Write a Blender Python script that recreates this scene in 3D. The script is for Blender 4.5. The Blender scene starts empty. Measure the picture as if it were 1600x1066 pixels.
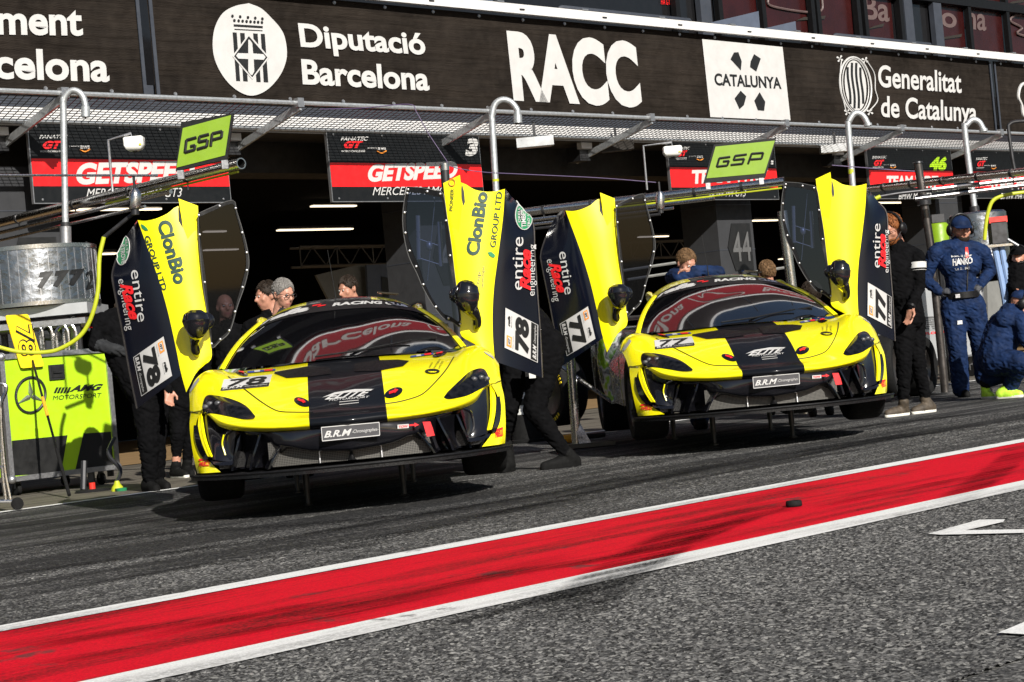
import bpy, bmesh, math, random
import numpy as np
from mathutils import Vector, Matrix
from mathutils.bvhtree import BVHTree
random.seed(7); np.random.seed(7)
SC = bpy.context.scene
COL = SC.collection

# ------------------------------------------------------------------ camera
CAM_H = 0.83
FPX, HS, VPX, VPY = 2900.0, 0.0935, 3720.0, 298.0
RHO = math.atan(HS)
PITCH = math.atan((VPY + (VPX - 800) * HS - 533) * math.cos(RHO) / FPX)
cf = np.array([0, math.cos(PITCH), math.sin(PITCH)])
_r0 = np.array([1.0, 0, 0]); _u0 = np.cross(_r0, cf)
cr = _r0 * math.cos(RHO) - _u0 * math.sin(RHO)
cu = _u0 * math.cos(RHO) + _r0 * math.sin(RHO)
camd = bpy.data.cameras.new("camera"); camo = bpy.data.objects.new("camera", camd); COL.objects.link(camo)
M = Matrix(((cr[0], cu[0], -cf[0], 0), (cr[1], cu[1], -cf[1], 0), (cr[2], cu[2], -cf[2], CAM_H), (0, 0, 0, 1)))
camo.matrix_world = M
camd.sensor_width = 36.0; camd.lens = 36.0 * FPX / 1600.0
camd.clip_start = 0.1; camd.clip_end = 2000
SC.camera = camo

# ------------------------------------------------------------------ light
SUN_EL = math.radians(29); SUN_X, SUN_Y = 0.40, -0.92            # towards the sun, behind and right of the photographer
_l = math.hypot(SUN_X, SUN_Y)
sdir = Vector((SUN_X / _l * math.cos(SUN_EL), SUN_Y / _l * math.cos(SUN_EL), math.sin(SUN_EL)))
W = bpy.data.worlds.new("World"); SC.world = W; W.use_nodes = True
nt = W.node_tree; nt.nodes.clear()
sky = nt.nodes.new("ShaderNodeTexSky"); sky.sky_type = 'NISHITA'; sky.sun_disc = False
sky.sun_elevation = SUN_EL; sky.sun_rotation = math.atan2(sdir.x, sdir.y)
bg = nt.nodes.new("ShaderNodeBackground"); bg.inputs[1].default_value = 0.05
wo = nt.nodes.new("ShaderNodeOutputWorld")
nt.links.new(sky.outputs[0], bg.inputs[0]); nt.links.new(bg.outputs[0], wo.inputs[0])
sun = bpy.data.lights.new("sun", 'SUN'); sun.energy = 5.0; sun.angle = math.radians(0.5); sun.color = (1.0, 0.955, 0.88)
suno = bpy.data.objects.new("sun", sun); COL.objects.link(suno)
suno.rotation_euler = sdir.to_track_quat('Z', 'Y').to_euler()
SC.view_settings.view_transform = 'Standard'; SC.view_settings.look = 'None'
SC.view_settings.exposure = 0.55; SC.view_settings.gamma = 1.0; SC.view_settings.use_curve_mapping = False

# ------------------------------------------------------------------ places
CAMP = np.array([0, 0, CAM_H])
def ray(x, y):
    v = cr * (x - 800) + cu * (533 - y) + cf * FPX
    return v / v[1]
def atY(q, Y): return CAMP + ray(*q) * Y
def atZ(q, z=0.0):
    v = ray(*q); return CAMP + v * ((z - CAM_H) / v[2])
_v = ray(VPX, VPY); TH = math.atan2(_v[0], _v[1])
LA = np.array([math.sin(TH), math.cos(TH), 0]); NO = np.array([-math.cos(TH), math.sin(TH), 0]); UP = np.array([0, 0, 1.0])
def atP(q, p):
    v = ray(*q); return CAMP + v * (p / (v @ NO))
def spz(s, p, z): return LA * s + NO * p + UP * z       # along the pit lane, towards the garages, up

# ------------------------------------------------------------------ materials
MATS = {}
class NB:
    def __init__(s, m): s.n = m.node_tree.nodes; s.l = m.node_tree.links
    def add(s, t, **k):
        o = s.n.new(t)
        for a, b in k.items(): setattr(o, a, b)
        return o
    def link(s, a, b): s.l.new(a, b)
    def tc(s, kind='Object', scale=(1, 1, 1), rot=(0, 0, 0)):
        t = s.add("ShaderNodeTexCoord"); m = s.add("ShaderNodeMapping")
        m.inputs['Scale'].default_value = scale; m.inputs['Rotation'].default_value = rot
        s.link(t.outputs[kind], m.inputs[0]); return m.outputs[0]
    def noise(s, vec, scale, detail=4, rough=.55):
        t = s.add("ShaderNodeTexNoise"); t.inputs['Scale'].default_value = scale; t.inputs['Detail'].default_value = detail
        t.inputs['Roughness'].default_value = rough; s.link(vec, t.inputs['Vector']); return t.outputs[0]
    def ramp(s, fac, stops):
        r = s.add("ShaderNodeValToRGB"); e = r.color_ramp.elements
        while len(e) < len(stops): e.new(0.5)
        for i, (p, c) in enumerate(stops):
            e[i].position = p; e[i].color = (c[0], c[1], c[2], 1) if hasattr(c, '__len__') else (c, c, c, 1)
        s.link(fac, r.inputs[0]); return r.outputs[0]
    def mix(s, fac, a, b, mode='MIX'):
        m = s.add("ShaderNodeMix", data_type='RGBA', blend_type=mode)
        for i, v in ((0, fac), (6, a), (7, b)):
            if isinstance(v, (int, float)): m.inputs[i].default_value = v
            elif isinstance(v, tuple): m.inputs[i].default_value = (*v[:3], 1)
            else: s.link(v, m.inputs[i])
        return m.outputs[2]
    def math(s, op, a, b=None):
        m = s.add("ShaderNodeMath", operation=op)
        for i, v in ((0, a), (1, b)):
            if v is None: continue
            if isinstance(v, (int, float)): m.inputs[i].default_value = v
            else: s.link(v, m.inputs[i])
        return m.outputs[0]
    def bump(s, h, strength, dist=0.01):
        b = s.add("ShaderNodeBump"); b.inputs['Strength'].default_value = strength; b.inputs['Distance'].default_value = dist
        s.link(h, b.inputs['Height']); return b.outputs[0]
def newmat(name):
    m = bpy.data.materials.new(name); m.use_nodes = True; MATS[name] = m
    nb = NB(m); p = m.node_tree.nodes['Principled BSDF']; return m, nb, p
def mat(name, col, rough=.5, metal=0.0, var=.12, scale=6.0, bump=0.0, bscale=60.0, coat=0.0, spec=.5, rvar=.1):
    m, nb, p = newmat(name)
    v = nb.tc(); n = nb.noise(v, scale)
    lo = tuple(c * (1 - var) for c in col); hi = tuple(min(1, c * (1 + var)) for c in col)
    nb.link(nb.ramp(n, [(.3, lo), (.7, hi)]), p.inputs['Base Color'])
    r = nb.ramp(nb.noise(v, scale * 2.3), [(.3, max(0, rough - rvar)), (.7, min(1, rough + rvar))])
    nb.link(r, p.inputs['Roughness'])
    p.inputs['Metallic'].default_value = metal; p.inputs['Specular IOR Level'].default_value = spec
    p.inputs['Coat Weight'].default_value = coat; p.inputs['Coat Roughness'].default_value = .04
    if bump: nb.link(nb.bump(nb.noise(v, bscale), bump), p.inputs['Normal'])
    return m
def emit(name, col, st):
    m, nb, p = newmat(name)
    p.inputs['Base Color'].default_value = (*col, 1); p.inputs['Emission Color'].default_value = (*col, 1); p.inputs['Emission Strength'].default_value = st
    return m

LROT = (0, 0, -(math.pi / 2 - TH))      # texture x runs along the pit lane
def mk_asphalt():
    m, nb, p = newmat("asphalt"); v = nb.tc()
    vo = nb.add("ShaderNodeTexVoronoi"); vo.inputs['Scale'].default_value = 95; nb.link(v, vo.inputs['Vector'])
    sep = nb.add("ShaderNodeSeparateColor"); nb.link(vo.outputs['Color'], sep.inputs[0])
    c = nb.ramp(sep.outputs[0], [(.0, (.005, .005, .005)), (.34, (.016, .016, .016)), (.52, (.085, .083, .080)), (.78, (.22, .215, .205)), (1, (.46, .45, .42))])
    vo2 = nb.add("ShaderNodeTexVoronoi"); vo2.inputs['Scale'].default_value = 120; nb.link(v, vo2.inputs['Vector'])
    sep2 = nb.add("ShaderNodeSeparateColor"); nb.link(vo2.outputs['Color'], sep2.inputs[0])
    c = nb.mix(.35, c, nb.ramp(sep2.outputs[1], [(.2, .012), (.8, .20)]))
    lane = nb.tc(rot=LROT); 
    def stretched(sx, sy, lo, hi, seed):
        mp = nb.add("ShaderNodeMapping"); mp.inputs['Scale'].default_value = (sx, sy, 1); mp.inputs['Location'].default_value = (seed, seed * .7, 0)
        nb.link(lane, mp.inputs[0]); return nb.ramp(nb.noise(mp.outputs[0], 1.0, 6, .62), [(lo, 0), (hi, 1)])
    s1 = stretched(.22, 3.2, .44, .58, 3); s2 = stretched(.5, 9, .47, .6, 8); s3_ = stretched(.09, 1.6, .49, .57, 21); big = stretched(.25, .4, .35, .7, 1)
    # rubbered zone between the garages and the painted band
    sx = nb.add("ShaderNodeSeparateXYZ"); nb.link(lane, sx.inputs[0])
    zone = nb.ramp(nb.math('MULTIPLY', sx.outputs[1], .05), [(.30, .10), (.335, .55), (.38, .9), (.66, 1), (.72, .35)])
    k = nb.math('MULTIPLY', nb.math('MAXIMUM', nb.math('MAXIMUM', s1, s3_), nb.math('MULTIPLY', s2, .8)), zone)
    c = nb.mix(nb.math('MULTIPLY', k, .9), c, (.012, .012, .013))
    c = nb.mix(nb.math('MULTIPLY', big, .35), c, (.03, .03, .03))
    nb.link(c, p.inputs['Base Color']); p.inputs['Roughness'].default_value = .8; p.inputs['Specular IOR Level'].default_value = .12
    nb.link(nb.bump(nb.math('ADD', sep.outputs[0], nb.noise(v, 260)), .55, .006), p.inputs['Normal'])
    return m
def mk_paint(name, col, wear, dark=.6, seed=0.0):
    m, nb, p = newmat(name); v = nb.tc(); lane = nb.tc(rot=LROT)
    mp = nb.add("ShaderNodeMapping"); mp.inputs['Scale'].default_value = (.35, 3.5, 1); mp.inputs['Location'].default_value = (seed, seed, 0); nb.link(lane, mp.inputs[0])
    sk = nb.ramp(nb.noise(mp.outputs[0], 1.0, 8, .7), [(.49, 0), (.60, .85), (.66, 1)])
    gr = nb.ramp(nb.noise(v, 120, 3), [(.35, 0), (.62, 1)])
    sk = nb.math('MULTIPLY', sk, nb.ramp(nb.noise(v, 55, 4, .7), [(.34, 0), (.56, 1)])); c = nb.mix(nb.math('MULTIPLY', sk, dark), col, (.012, .008, .008))
    c = nb.mix(nb.math('MULTIPLY', nb.math('SUBTRACT', 1.0, gr), wear), c, tuple(x * .3 for x in col))
    pt = nb.ramp(nb.noise(v, 2.1, 8, .7), [(.60, 0), (.66, 1)])
    c = nb.mix(nb.math('MULTIPLY', pt, .8), c, (.05, .04, .04))
    nb.link(c, p.inputs['Base Color']); p.inputs['Roughness'].default_value = .7; p.inputs['Specular IOR Level'].default_value = .1
    nb.link(nb.bump(nb.noise(v, 130), .5, .004), p.inputs['Normal'])
    return m
def mk_yellow():
    m, nb, p = newmat("yellow_paint"); v = nb.tc()
    sx = nb.add("ShaderNodeSeparateXYZ"); nb.link(v, sx.inputs[0])
    ax = nb.math('ABSOLUTE', sx.outputs[0])
    st = nb.math('LESS_THAN', ax, .243)
    n = nb.ramp(nb.noise(v, 3), [(.3, (.84, .755, .003)), (.7, (.88, .795, .004))])
    dirt = nb.ramp(nb.noise(v, 45, 6, .7), [(.66, 0), (.74, 1)])
    n = nb.mix(nb.math('MULTIPLY', dirt, .25), n, (.3, .27, .02))
    nb.link(nb.mix(st, n, (.006, .007, .009)), p.inputs['Base Color'])
    p.inputs['Roughness'].default_value = .28; nb.link(nb.math('SUBTRACT', .8, nb.math('MULTIPLY', st, .45)), p.inputs['Coat Weight']); nb.link(nb.math('SUBTRACT', .5, nb.math('MULTIPLY', st, .42)), p.inputs['Specular IOR Level']); p.inputs['Coat Roughness'].default_value = .05
    nb.link(nb.bump(nb.noise(v, 4.0, 2), .04, .02), p.inputs['Coat Normal'])
    return m
def mk_banner():
    m, nb, p = newmat("banner_mesh_fabric"); lane = nb.tc(rot=(0, 0, 0))
    w = nb.add("ShaderNodeTexWave", wave_type='BANDS', bands_direction='Z'); w.inputs['Scale'].default_value = 16; w.inputs['Distortion'].default_value = 14; w.inputs['Detail'].default_value = 3
    w.inputs['Detail Scale'].default_value = .35; nb.link(lane, w.inputs['Vector'])
    mp = nb.add("ShaderNodeMapping"); mp.inputs['Scale'].default_value = (.12, .12, 2.2); nb.link(lane, mp.inputs[0])
    fold = nb.ramp(nb.noise(mp.outputs[0], 1.6, 5), [(.42, 0), (.5, 1), (.56, .2)])
    c = nb.mix(w.outputs[0], (.011, .0085, .0068), (.026, .0205, .0165))
    big = nb.ramp(nb.noise(lane, .9, 3), [(.35, .55), (.7, 1.25)])
    c = nb.mix(1.0, c, big, 'MULTIPLY')
    c = nb.mix(nb.math('MULTIPLY', fold, .35), c, (.012, .010, .009))  # crease shade of the folds painted into the fabric colour
    fine = nb.noise(lane, 7.0, 6, .6); c = nb.mix(nb.ramp(fine, [(.4, .0), (.7, .3)]), c, (.032, .026, .021))
    nb.link(c, p.inputs['Base Color']); p.inputs['Roughness'].default_value = .85; p.inputs['Specular IOR Level'].default_value = .06
    nb.link(nb.bump(nb.math('ADD', nb.noise(mp.outputs[0], 2.4, 4), nb.math('MULTIPLY', nb.noise(lane, 1.3, 3), 1.5)), .8, .10), p.inputs['Normal'])
    return m
def mk_foil():
    m, nb, p = newmat("quilted_foil"); v = nb.tc()
    p.inputs['Base Color'].default_value = (.36, .38, .41, 1); p.inputs['Metallic'].default_value = 1.0
    nb.link(nb.ramp(nb.noise(v, 9), [(.3, .18), (.7, .4)]), p.inputs['Roughness'])
    br = nb.add("ShaderNodeTexVoronoi"); br.inputs['Scale'].default_value = 14; nb.link(v, br.inputs['Vector'])
    nb.link(nb.bump(nb.math('ADD', nb.noise(v, 22, 4, .6), br.outputs[0]), .28, .012), p.inputs['Normal'])
    return m
def mk_glass(name, tint, gloss=.12):
    m, nb, p = newmat(name); nb.n.remove(p)
    tr = nb.add("ShaderNodeBsdfTransparent"); tr.inputs[0].default_value = (*tint, 1)
    gl = nb.add("ShaderNodeBsdfGlossy"); gl.inputs['Roughness'].default_value = .03
    fr = nb.add("ShaderNodeFresnel"); fr.inputs[0].default_value = 1.5
    mx = nb.add("ShaderNodeMixShader"); nb.link(nb.math('ADD', nb.math('MULTIPLY', fr.outputs[0], .45), gloss * .3), mx.inputs[0]); nb.link(tr.outputs[0], mx.inputs[1]); nb.link(gl.outputs[0], mx.inputs[2])
    nb.link(mx.outputs[0], [n for n in nb.n if n.type == 'OUTPUT_MATERIAL'][0].inputs[0]); return m
def mk_grille():
    m, nb, p = newmat("grille_wire"); v = nb.tc()
    sx = nb.add("ShaderNodeSeparateXYZ"); nb.link(v, sx.inputs[0])
    a = nb.math('LESS_THAN', nb.math('FRACT', nb.math('MULTIPLY', sx.outputs[0], 95.0)), .3)
    b = nb.math('LESS_THAN', nb.math('FRACT', nb.math('MULTIPLY', sx.outputs[2], 95.0)), .3)
    nb.link(nb.mix(nb.math('MAXIMUM', a, b), (.007, .007, .007), (.10, .095, .085)), p.inputs['Base Color'])
    p.inputs['Roughness'].default_value = .5; p.inputs['Metallic'].default_value = .3; return m
def mk_rubber_mark():
    m, nb, p = newmat("rubber_mark"); nb.n.remove(p); v = nb.tc(); lane = nb.tc(rot=LROT)
    mp = nb.add("ShaderNodeMapping"); mp.inputs['Scale'].default_value = (.8, 14, 1); nb.link(lane, mp.inputs[0])
    a = nb.math('MULTIPLY', nb.ramp(nb.noise(mp.outputs[0], 1.0, 5, .6), [(.38, 0), (.62, 1)]), nb.ramp(nb.noise(v, 70, 4, .7), [(.32, 0), (.58, 1)]))
    at = nb.add("ShaderNodeAttribute", attribute_name='fade'); a = nb.math('MULTIPLY', a, at.outputs['Fac'])
    d = nb.add("ShaderNodeBsdfDiffuse"); d.inputs[0].default_value = (.006, .006, .006, 1); t = nb.add("ShaderNodeBsdfTransparent"); mx = nb.add("ShaderNodeMixShader")
    nb.link(a, mx.inputs[0]); nb.link(t.outputs[0], mx.inputs[1]); nb.link(d.outputs[0], mx.inputs[2]); nb.link(mx.outputs[0], [n for n in nb.n if n.type == 'OUTPUT_MATERIAL'][0].inputs[0])
mk_rubber_mark()
def mk_flank_reflection():  # reflections on the rear flank, put into the colour as blotches
    m, nb, p = newmat("green_white_reflection"); v = nb.tc(scale=(1, 1, 1.6)); n = nb.noise(v, 4.2, 2, .5)
    nb.link(nb.ramp(n, [(0, (.01, .01, .01)), (.40, (.30, .55, .02)), (.405, (.30, .55, .02)), (.47, (.6, .6, .6)), (.475, (.6, .6, .6)), (.53, (.02, .02, .02)), (.535, (.25, .27, .28)), (.6, (.05, .12, .02))]), p.inputs['Base Color']); p.inputs['Roughness'].default_value = .2; p.inputs['Coat Weight'].default_value = .5
mk_asphalt(); mk_yellow(); mk_banner(); mk_foil(); mk_grille()
mk_paint("red_road_paint", (.68, .004, .020), .5, .95, 2.0); mk_paint("white_road_paint", (.80, .80, .78), .35, .55, 5.0)
mk_paint("apron_concrete", (.15, .135, .11), .45, .8, 9.0); mk_paint("tan_floor_paint", (.26, .17, .085), .2, .3, 11.0)
mk_glass("dark_window_film", (.10, .11, .15), .05); mk_glass("side_window", (.22, .25, .36), .2)
mat("gloss_black", (.006, .006, .008), .12, 0, .2, 8, 0, 60, .6, .5, .05)
mat("satin_black", (.005, .005, .0055), .45, 0, .3, 20, .1, 90, 0, .25)
mat("carbon", (.006, .006, .0065), .3, 0, .5, 60, .2, 200, .15, .3)
mat("windscreen_glass", (.004, .004, .005), .02, 0, .1, 4, 0, 60, 1.0, .8, .01)
mat("headlight_lens", (.006, .006, .007), .16, 0, .9, 26, .06, 30, .15, .4, .05)
mat("white_vinyl", (.47, .465, .455), .5, 0, .05)
mat("black_vinyl", (.008, .008, .008), .5)
mat("red_vinyl", (.72, .015, .02), .4); mat("orange_vinyl", (.75, .25, .03), .5); mat("green_vinyl", (.02, .20, .08), .45)
mat("dark_green_vinyl", (.01, .045, .03), .5)
mat("rubber", (.008, .008, .008), .8, 0, .3, 30, .3, 80, 0, .2); mat("rim_metal", (.10, .09, .085), .35, .8)
mat("galvanised_steel", (.48, .50, .51), .45, .7, .18, 25); mat("brushed_steel", (.55, .54, .53), .22, 1.0, .1, 30)
mat("dark_steel", (.05, .05, .053), .4, .7); mat("white_steel", (.56, .55, .54), .5, 0, .08, 5)
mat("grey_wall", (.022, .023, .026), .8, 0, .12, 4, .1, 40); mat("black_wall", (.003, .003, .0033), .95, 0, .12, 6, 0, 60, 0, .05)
mat("truss_grey", (.10, .10, .10), .5, .5); mat("garage_wall", (.018, .016, .015), .85); mat("beige_beam", (.014, .011, .008), .8, 0, .15, 3)
mat("light_panel", (.16, .16, .15), .7); mat("blue_grey_panel", (.07, .085, .12), .6)
mat("slate_panel", (.035, .040, .052), .5)
mat("lime_paint", (.36, .60, .01), .4, 0, .05); mat("lime_screen", (.17, .29, .004), .45, 0, .05)
mat("aluminium", (.42, .42, .43), .38, .85, .15, 30); mat("sign_red", (.80, .010, .012), .4, 0, .06); mat("sign_black", (.006, .007, .008), .5, 0, .1, 6, 0, 60, 0, .25)
mat("yellow_board", (.86, .62, .01), .45, 0, .05); mat("hose_yellow", (.40, .44, .015), .5); mat("orange_grip", (.75, .35, .02), .6)
mat("fabric_black", (.0035, .0035, .004), .95, 0, .35, 14, .6, 22, 0, .06); mat("fabric_navy", (.004, .0145, .052), .8, 0, .45, 10, .8, 14, 0, .2)
mat("fabric_charcoal", (.012, .013, .015), .9, 0, .3, 14, .5, 22)
mat("skin", (.40, .19, .125), .5, 0, .15, 30, .1, 60); mat("skin_pale", (.46, .23, .16), .5, 0, .15, 30, .1, 60)
mat("hair_grey", (.17, .16, .15), .7, 0, .25, 60, .35, 130, 0, .12); mat("hair_dark", (.02, .014, .010), .55, 0, .5, 60, .35, 130, 0, .12)
mat("hair_ginger", (.17, .06, .02), .6, 0, .5, 60, .35, 130, 0, .12); mat("hair_brown", (.12, .07, .035), .6, 0, .5, 60, .35, 130, 0, .12)
mat("shoe_brown", (.05, .037, .024), .7, 0, .5, 25); mat("sole_white", (.70, .68, .62), .6); mat("shoe_lime", (.45, .75, .05), .5, 0, .3, 20); mat("shoe_black", (.006, .006, .006), .8, 0, .3, 20, .2, 40, 0, .12)
mat("silver_panel", (.46, .47, .48), .35, .4, .06, 3); mat("silver_body", (.30, .31, .33), .25, .6, .3, 9); mk_flank_reflection()
mat("blue_pipe", (.20, .30, .50), .4); mat("red_plastic", (.65, .03, .02), .4); mat("white_plastic", (.78, .78, .74), .35, 0, .04)
mat("wire_purple", (.06, .035, .10), .5); mat("red_fascia", (.20, .008, .012), .5, 0, .05); mat("dim_red_glass", (.024, .004, .004), .25, 0, .25, 2)
mat("dim_letter", (.10, .068, .065), .5); mat("window_glass_dark", (.008, .008, .009), .08); mat("roof_white", (.62, .63, .65), .5); mat("fascia_letter", (.30, .28, .28), .6)
mat("flag_blue", (.02, .05, .25), .5); mat("dull_grey_print", (.09, .09, .09), .5); mat("plate_grey", (.05, .05, .055), .4)
emit("tube_light", (1.0, .83, .58), 1.5)

# ------------------------------------------------------------------ mesh builder
def V3(a): return np.array(a, float)
def frame_of(d, up=(0, 0, 1)):
    d = V3(d) / np.linalg.norm(d); u = V3(up)
    if abs(d @ u) > .98: u = V3((0, 1, 0)) if abs(d[1]) < .9 else V3((1, 0, 0))
    x = np.cross(u, d); x /= np.linalg.norm(x); return x, np.cross(d, x), d
TXT = {}
def text_cut(s, bold, shear):
    """lettering sliced into small pieces so that it follows a curved panel"""
    k = (s, bold, shear, 'cut')
    if k in TXT: return TXT[k]
    uv, f = text_mesh(s, bold, shear); bm = bmesh.new(); vs = [bm.verts.new((a, b, 0)) for a, b in uv]
    for t in f:
        try: bm.faces.new([vs[i] for i in t])
        except ValueError: pass
    n = max(4, 2 * len(s))
    for i in range(1, n): bmesh.ops.bisect_plane(bm, geom=bm.verts[:] + bm.edges[:] + bm.faces[:], plane_co=(i / n, 0, 0), plane_no=(1, 0, 0))
    for y in (.2, .4, .6, .8): bmesh.ops.bisect_plane(bm, geom=bm.verts[:] + bm.edges[:] + bm.faces[:], plane_co=(0, y, 0), plane_no=(0, 1, 0))
    bm.verts.index_update(); r = (np.array([(v.co.x, v.co.y) for v in bm.verts]), [tuple(v.index for v in q.verts) for q in bm.faces]); bm.free(); TXT[k] = r; return r
def text_mesh(s, bold, shear):
    k = (s, bold, shear)
    if k in TXT: return TXT[k]
    def ev(t):
        c = bpy.data.curves.new("t", 'FONT'); c.body = t; c.size = 1; c.offset = bold; c.shear = shear; c.resolution_u = 5; c.fill_mode = 'FRONT'
        o = bpy.data.objects.new("t", c); COL.objects.link(o)
        dg = bpy.context.evaluated_depsgraph_get(); me = bpy.data.meshes.new_from_object(o.evaluated_get(dg))
        v = np.array([tuple(x.co) for x in me.vertices]).reshape(-1, 3); f = [tuple(p.vertices) for p in me.polygons]
        bpy.data.objects.remove(o); bpy.data.curves.remove(c); bpy.data.meshes.remove(me); return v, f
    if 'cap' not in TXT: TXT['cap'] = ev_cap = None
    hv, _ = ev("H"); cap = hv[:, 1].max() - hv[:, 1].min()
    v, f = ev(s); base = hv[:, 1].min()
    x0, x1 = v[:, 0].min(), v[:, 0].max()
    r = (np.stack([(v[:, 0] - x0) / (x1 - x0), (v[:, 1] - base) / cap], 1), f)
    TXT[k] = r; return r
class MB:
    def __init__(s): s.v = []; s.f = []; s.m = []; s.mats = []; s.flat = []
    def mi(s, name):
        if name not in s.mats: s.mats.append(name)
        return s.mats.index(name)
    def add(s, vs, fs, m, flat=False):
        o = len(s.v); s.v += [tuple(map(float, x)) for x in vs]; i = s.mi(m)
        for f in fs: s.f.append(tuple(o + k for k in f)); s.m.append(i); s.flat.append(flat)
        return s
    def box(s, c, size, m, fr=None):
        c = V3(c); X, Y, Z = [V3(a) for a in (fr or ((1, 0, 0), (0, 1, 0), (0, 0, 1)))]
        h = [d / 2 for d in size]
        vs = [c + X * h[0] * i + Y * h[1] * j + Z * h[2] * k for k in (-1, 1) for j in (-1, 1) for i in (-1, 1)]
        return s.add(vs, [(0, 2, 3, 1), (4, 5, 7, 6), (0, 1, 5, 4), (2, 6, 7, 3), (1, 3, 7, 5), (0, 4, 6, 2)], m, True)
    def bar(s, a, b, w, h, m, up=(0, 0, 1)):
        a, b = V3(a), V3(b); x, y, d = frame_of(b - a, up)
        return s.box((a + b) / 2, (w, h, np.linalg.norm(b - a)), m, (x, y, d))
    def tube(s, pts, r, m, n=10, caps=True, closed=False):
        pts = [V3(p) for p in pts if p is not None]; k = len(pts)
        if k < 2: return s
        R = r if hasattr(r, '__len__') else [r] * k
        vs = []; x = None
        for i, p in enumerate(pts):
            d = (pts[(i + 1) % k] if (closed or i + 1 < k) else p) - (pts[i - 1] if (closed or i > 0) else p)
            d /= (np.linalg.norm(d) + 1e-12)
            if x is None: x = frame_of(d)[0]
            x = x - d * (x @ d); x /= np.linalg.norm(x); y = np.cross(d, x)
            vs += [p + (x * math.cos(2 * math.pi * j / n) + y * math.sin(2 * math.pi * j / n)) * R[i] for j in range(n)]
        fs = []
        for i in range(k if closed else k - 1):
            a, b = i * n, ((i + 1) % k) * n
            fs += [(a + j, a + (j + 1) % n, b + (j + 1) % n, b + j) for j in range(n)]
        if caps and not closed: fs += [tuple(range(n - 1, -1, -1)), tuple((k - 1) * n + j for j in range(n))]
        return s.add(vs, fs, m)
    def lathe(s, prof, m, o=(0, 0, 0), axis=(0, 0, 1), n=24, a0=0, a1=2 * math.pi):
        o = V3(o); x, y, d = frame_of(axis); full = abs(a1 - a0 - 2 * math.pi) < 1e-6; kn = n if full else n + 1
        vs = [o + d * h + (x * math.cos(a0 + (a1 - a0) * j / n) + y * math.sin(a0 + (a1 - a0) * j / n)) * r for (r, h) in prof for j in range(kn)]
        fs = [(i * kn + j, i * kn + (j + 1) % kn, (i + 1) * kn + (j + 1) % kn, (i + 1) * kn + j) for i in range(len(prof) - 1) for j in range(n)]
        return s.add(vs, fs, m)
    def ell(s, c, rad, m, fr=None, nu=16, nv=10, v0=-1.0, v1=1.0):
        c = V3(c); X, Y, Z = [V3(a) for a in (fr or ((1, 0, 0), (0, 1, 0), (0, 0, 1)))]
        vs = []
        for i in range(nv + 1):
            t = math.pi / 2 * (v0 + (v1 - v0) * i / nv)
            for j in range(nu):
                a = 2 * math.pi * j / nu
                vs.append(c + X * rad[0] * math.cos(t) * math.cos(a) + Y * rad[1] * math.cos(t) * math.sin(a) + Z * rad[2] * math.sin(t))
        return s.add(vs, [(i * nu + j, i * nu + (j + 1) % nu, (i + 1) * nu + (j + 1) % nu, (i + 1) * nu + j) for i in range(nv) for j in range(nu)], m)
    def poly(s, pts, m, thick=None):
        pts = [V3(p) for p in pts if p is not None]; n = len(pts)
        if n < 3: return s
        if thick is None: return s.add(pts, [tuple(range(n))], m, True)
        t = V3(thick)
        return s.add(pts + [p + t for p in pts], [tuple(range(n)), tuple(range(2 * n - 1, n - 1, -1))] + [(i, n + i, n + (i + 1) % n, (i + 1) % n) for i in range(n)], m, True)
    def grid(s, P, m):
        r, c = len(P), len(P[0])
        return s.add([p for row in P for p in row], [(i * c + j, i * c + j + 1, (i + 1) * c + j + 1, (i + 1) * c + j) for i in range(r - 1) for j in range(c - 1)], m)
    def text(s, t, P0, P1, U, m, bold=.0, shear=0.0, fn=None):
        uv, f = text_mesh(t, bold, shear); P0, P1, U = V3(P0), V3(P1), V3(U)
        vs = [P0 + (P1 - P0) * a + U * b for a, b in uv]
        if fn: vs = [fn(q) for q in vs]
        return s.add(vs, f, m, True)
    def build(s, name, parent=None, origin=(0, 0, 0), angle=35, smooth=True, loc=None):
        o3 = V3(origin); me = bpy.data.meshes.new(name)
        me.from_pydata([tuple(V3(v) - o3) for v in s.v], [], s.f)
        for n in s.mats: me.materials.append(MATS[n])
        me.polygons.foreach_set('material_index', s.m)
        me.polygons.foreach_set('use_smooth', [smooth and not x for x in s.flat])
        me.update()
        if smooth: me.set_sharp_from_angle(angle=math.radians(angle))
        ob = bpy.data.objects.new(name, me); COL.objects.link(ob)
        if parent is not None: ob.parent = parent
        elif any(o3): ob.location = o3
        return ob
    def bvh(s): return BVHTree.FromPolygons([Vector(v) for v in s.v], s.f)
def tag(o, label, cat, group=None, kind=None):
    if label: o['label'] = label
    if cat: o['category'] = cat
    if group: o['group'] = group
    if kind: o['kind'] = kind
    return o
def thing(name, loc, label, cat, group=None, rz=0.0):
    e = bpy.data.objects.new(name, None); e.empty_display_size = .2; COL.objects.link(e)
    e.location = tuple(map(float, loc)); e.rotation_euler = (0, 0, rz); return tag(e, label, cat, group)
def crom(P, k):
    """Catmull-Rom resampling of a list of points"""
    P = [V3(p) for p in P]; n = len(P); out = []
    for i in range(n - 1):
        a, b, c, d = P[max(i - 1, 0)], P[i], P[i + 1], P[min(i + 2, n - 1)]
        if i == 0: a = 2 * b - c
        if i == n - 2: d = 2 * c - b
        for j in range(k):
            t = j / k
            out.append(.5 * ((2 * b) + (c - a) * t + (2 * a - 5 * b + 4 * c - d) * t * t + (3 * b - a - 3 * c + d) * t ** 3))
    out.append(P[-1]); return out
def crom2(G, kr, kc):
    rows = [crom(r, kc) for r in G]
    cols = [crom([rows[i][j] for i in range(len(rows))], kr) for j in range(len(rows[0]))]
    return [[cols[j][i] for j in range(len(cols))] for i in range(len(cols[0]))]
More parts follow.
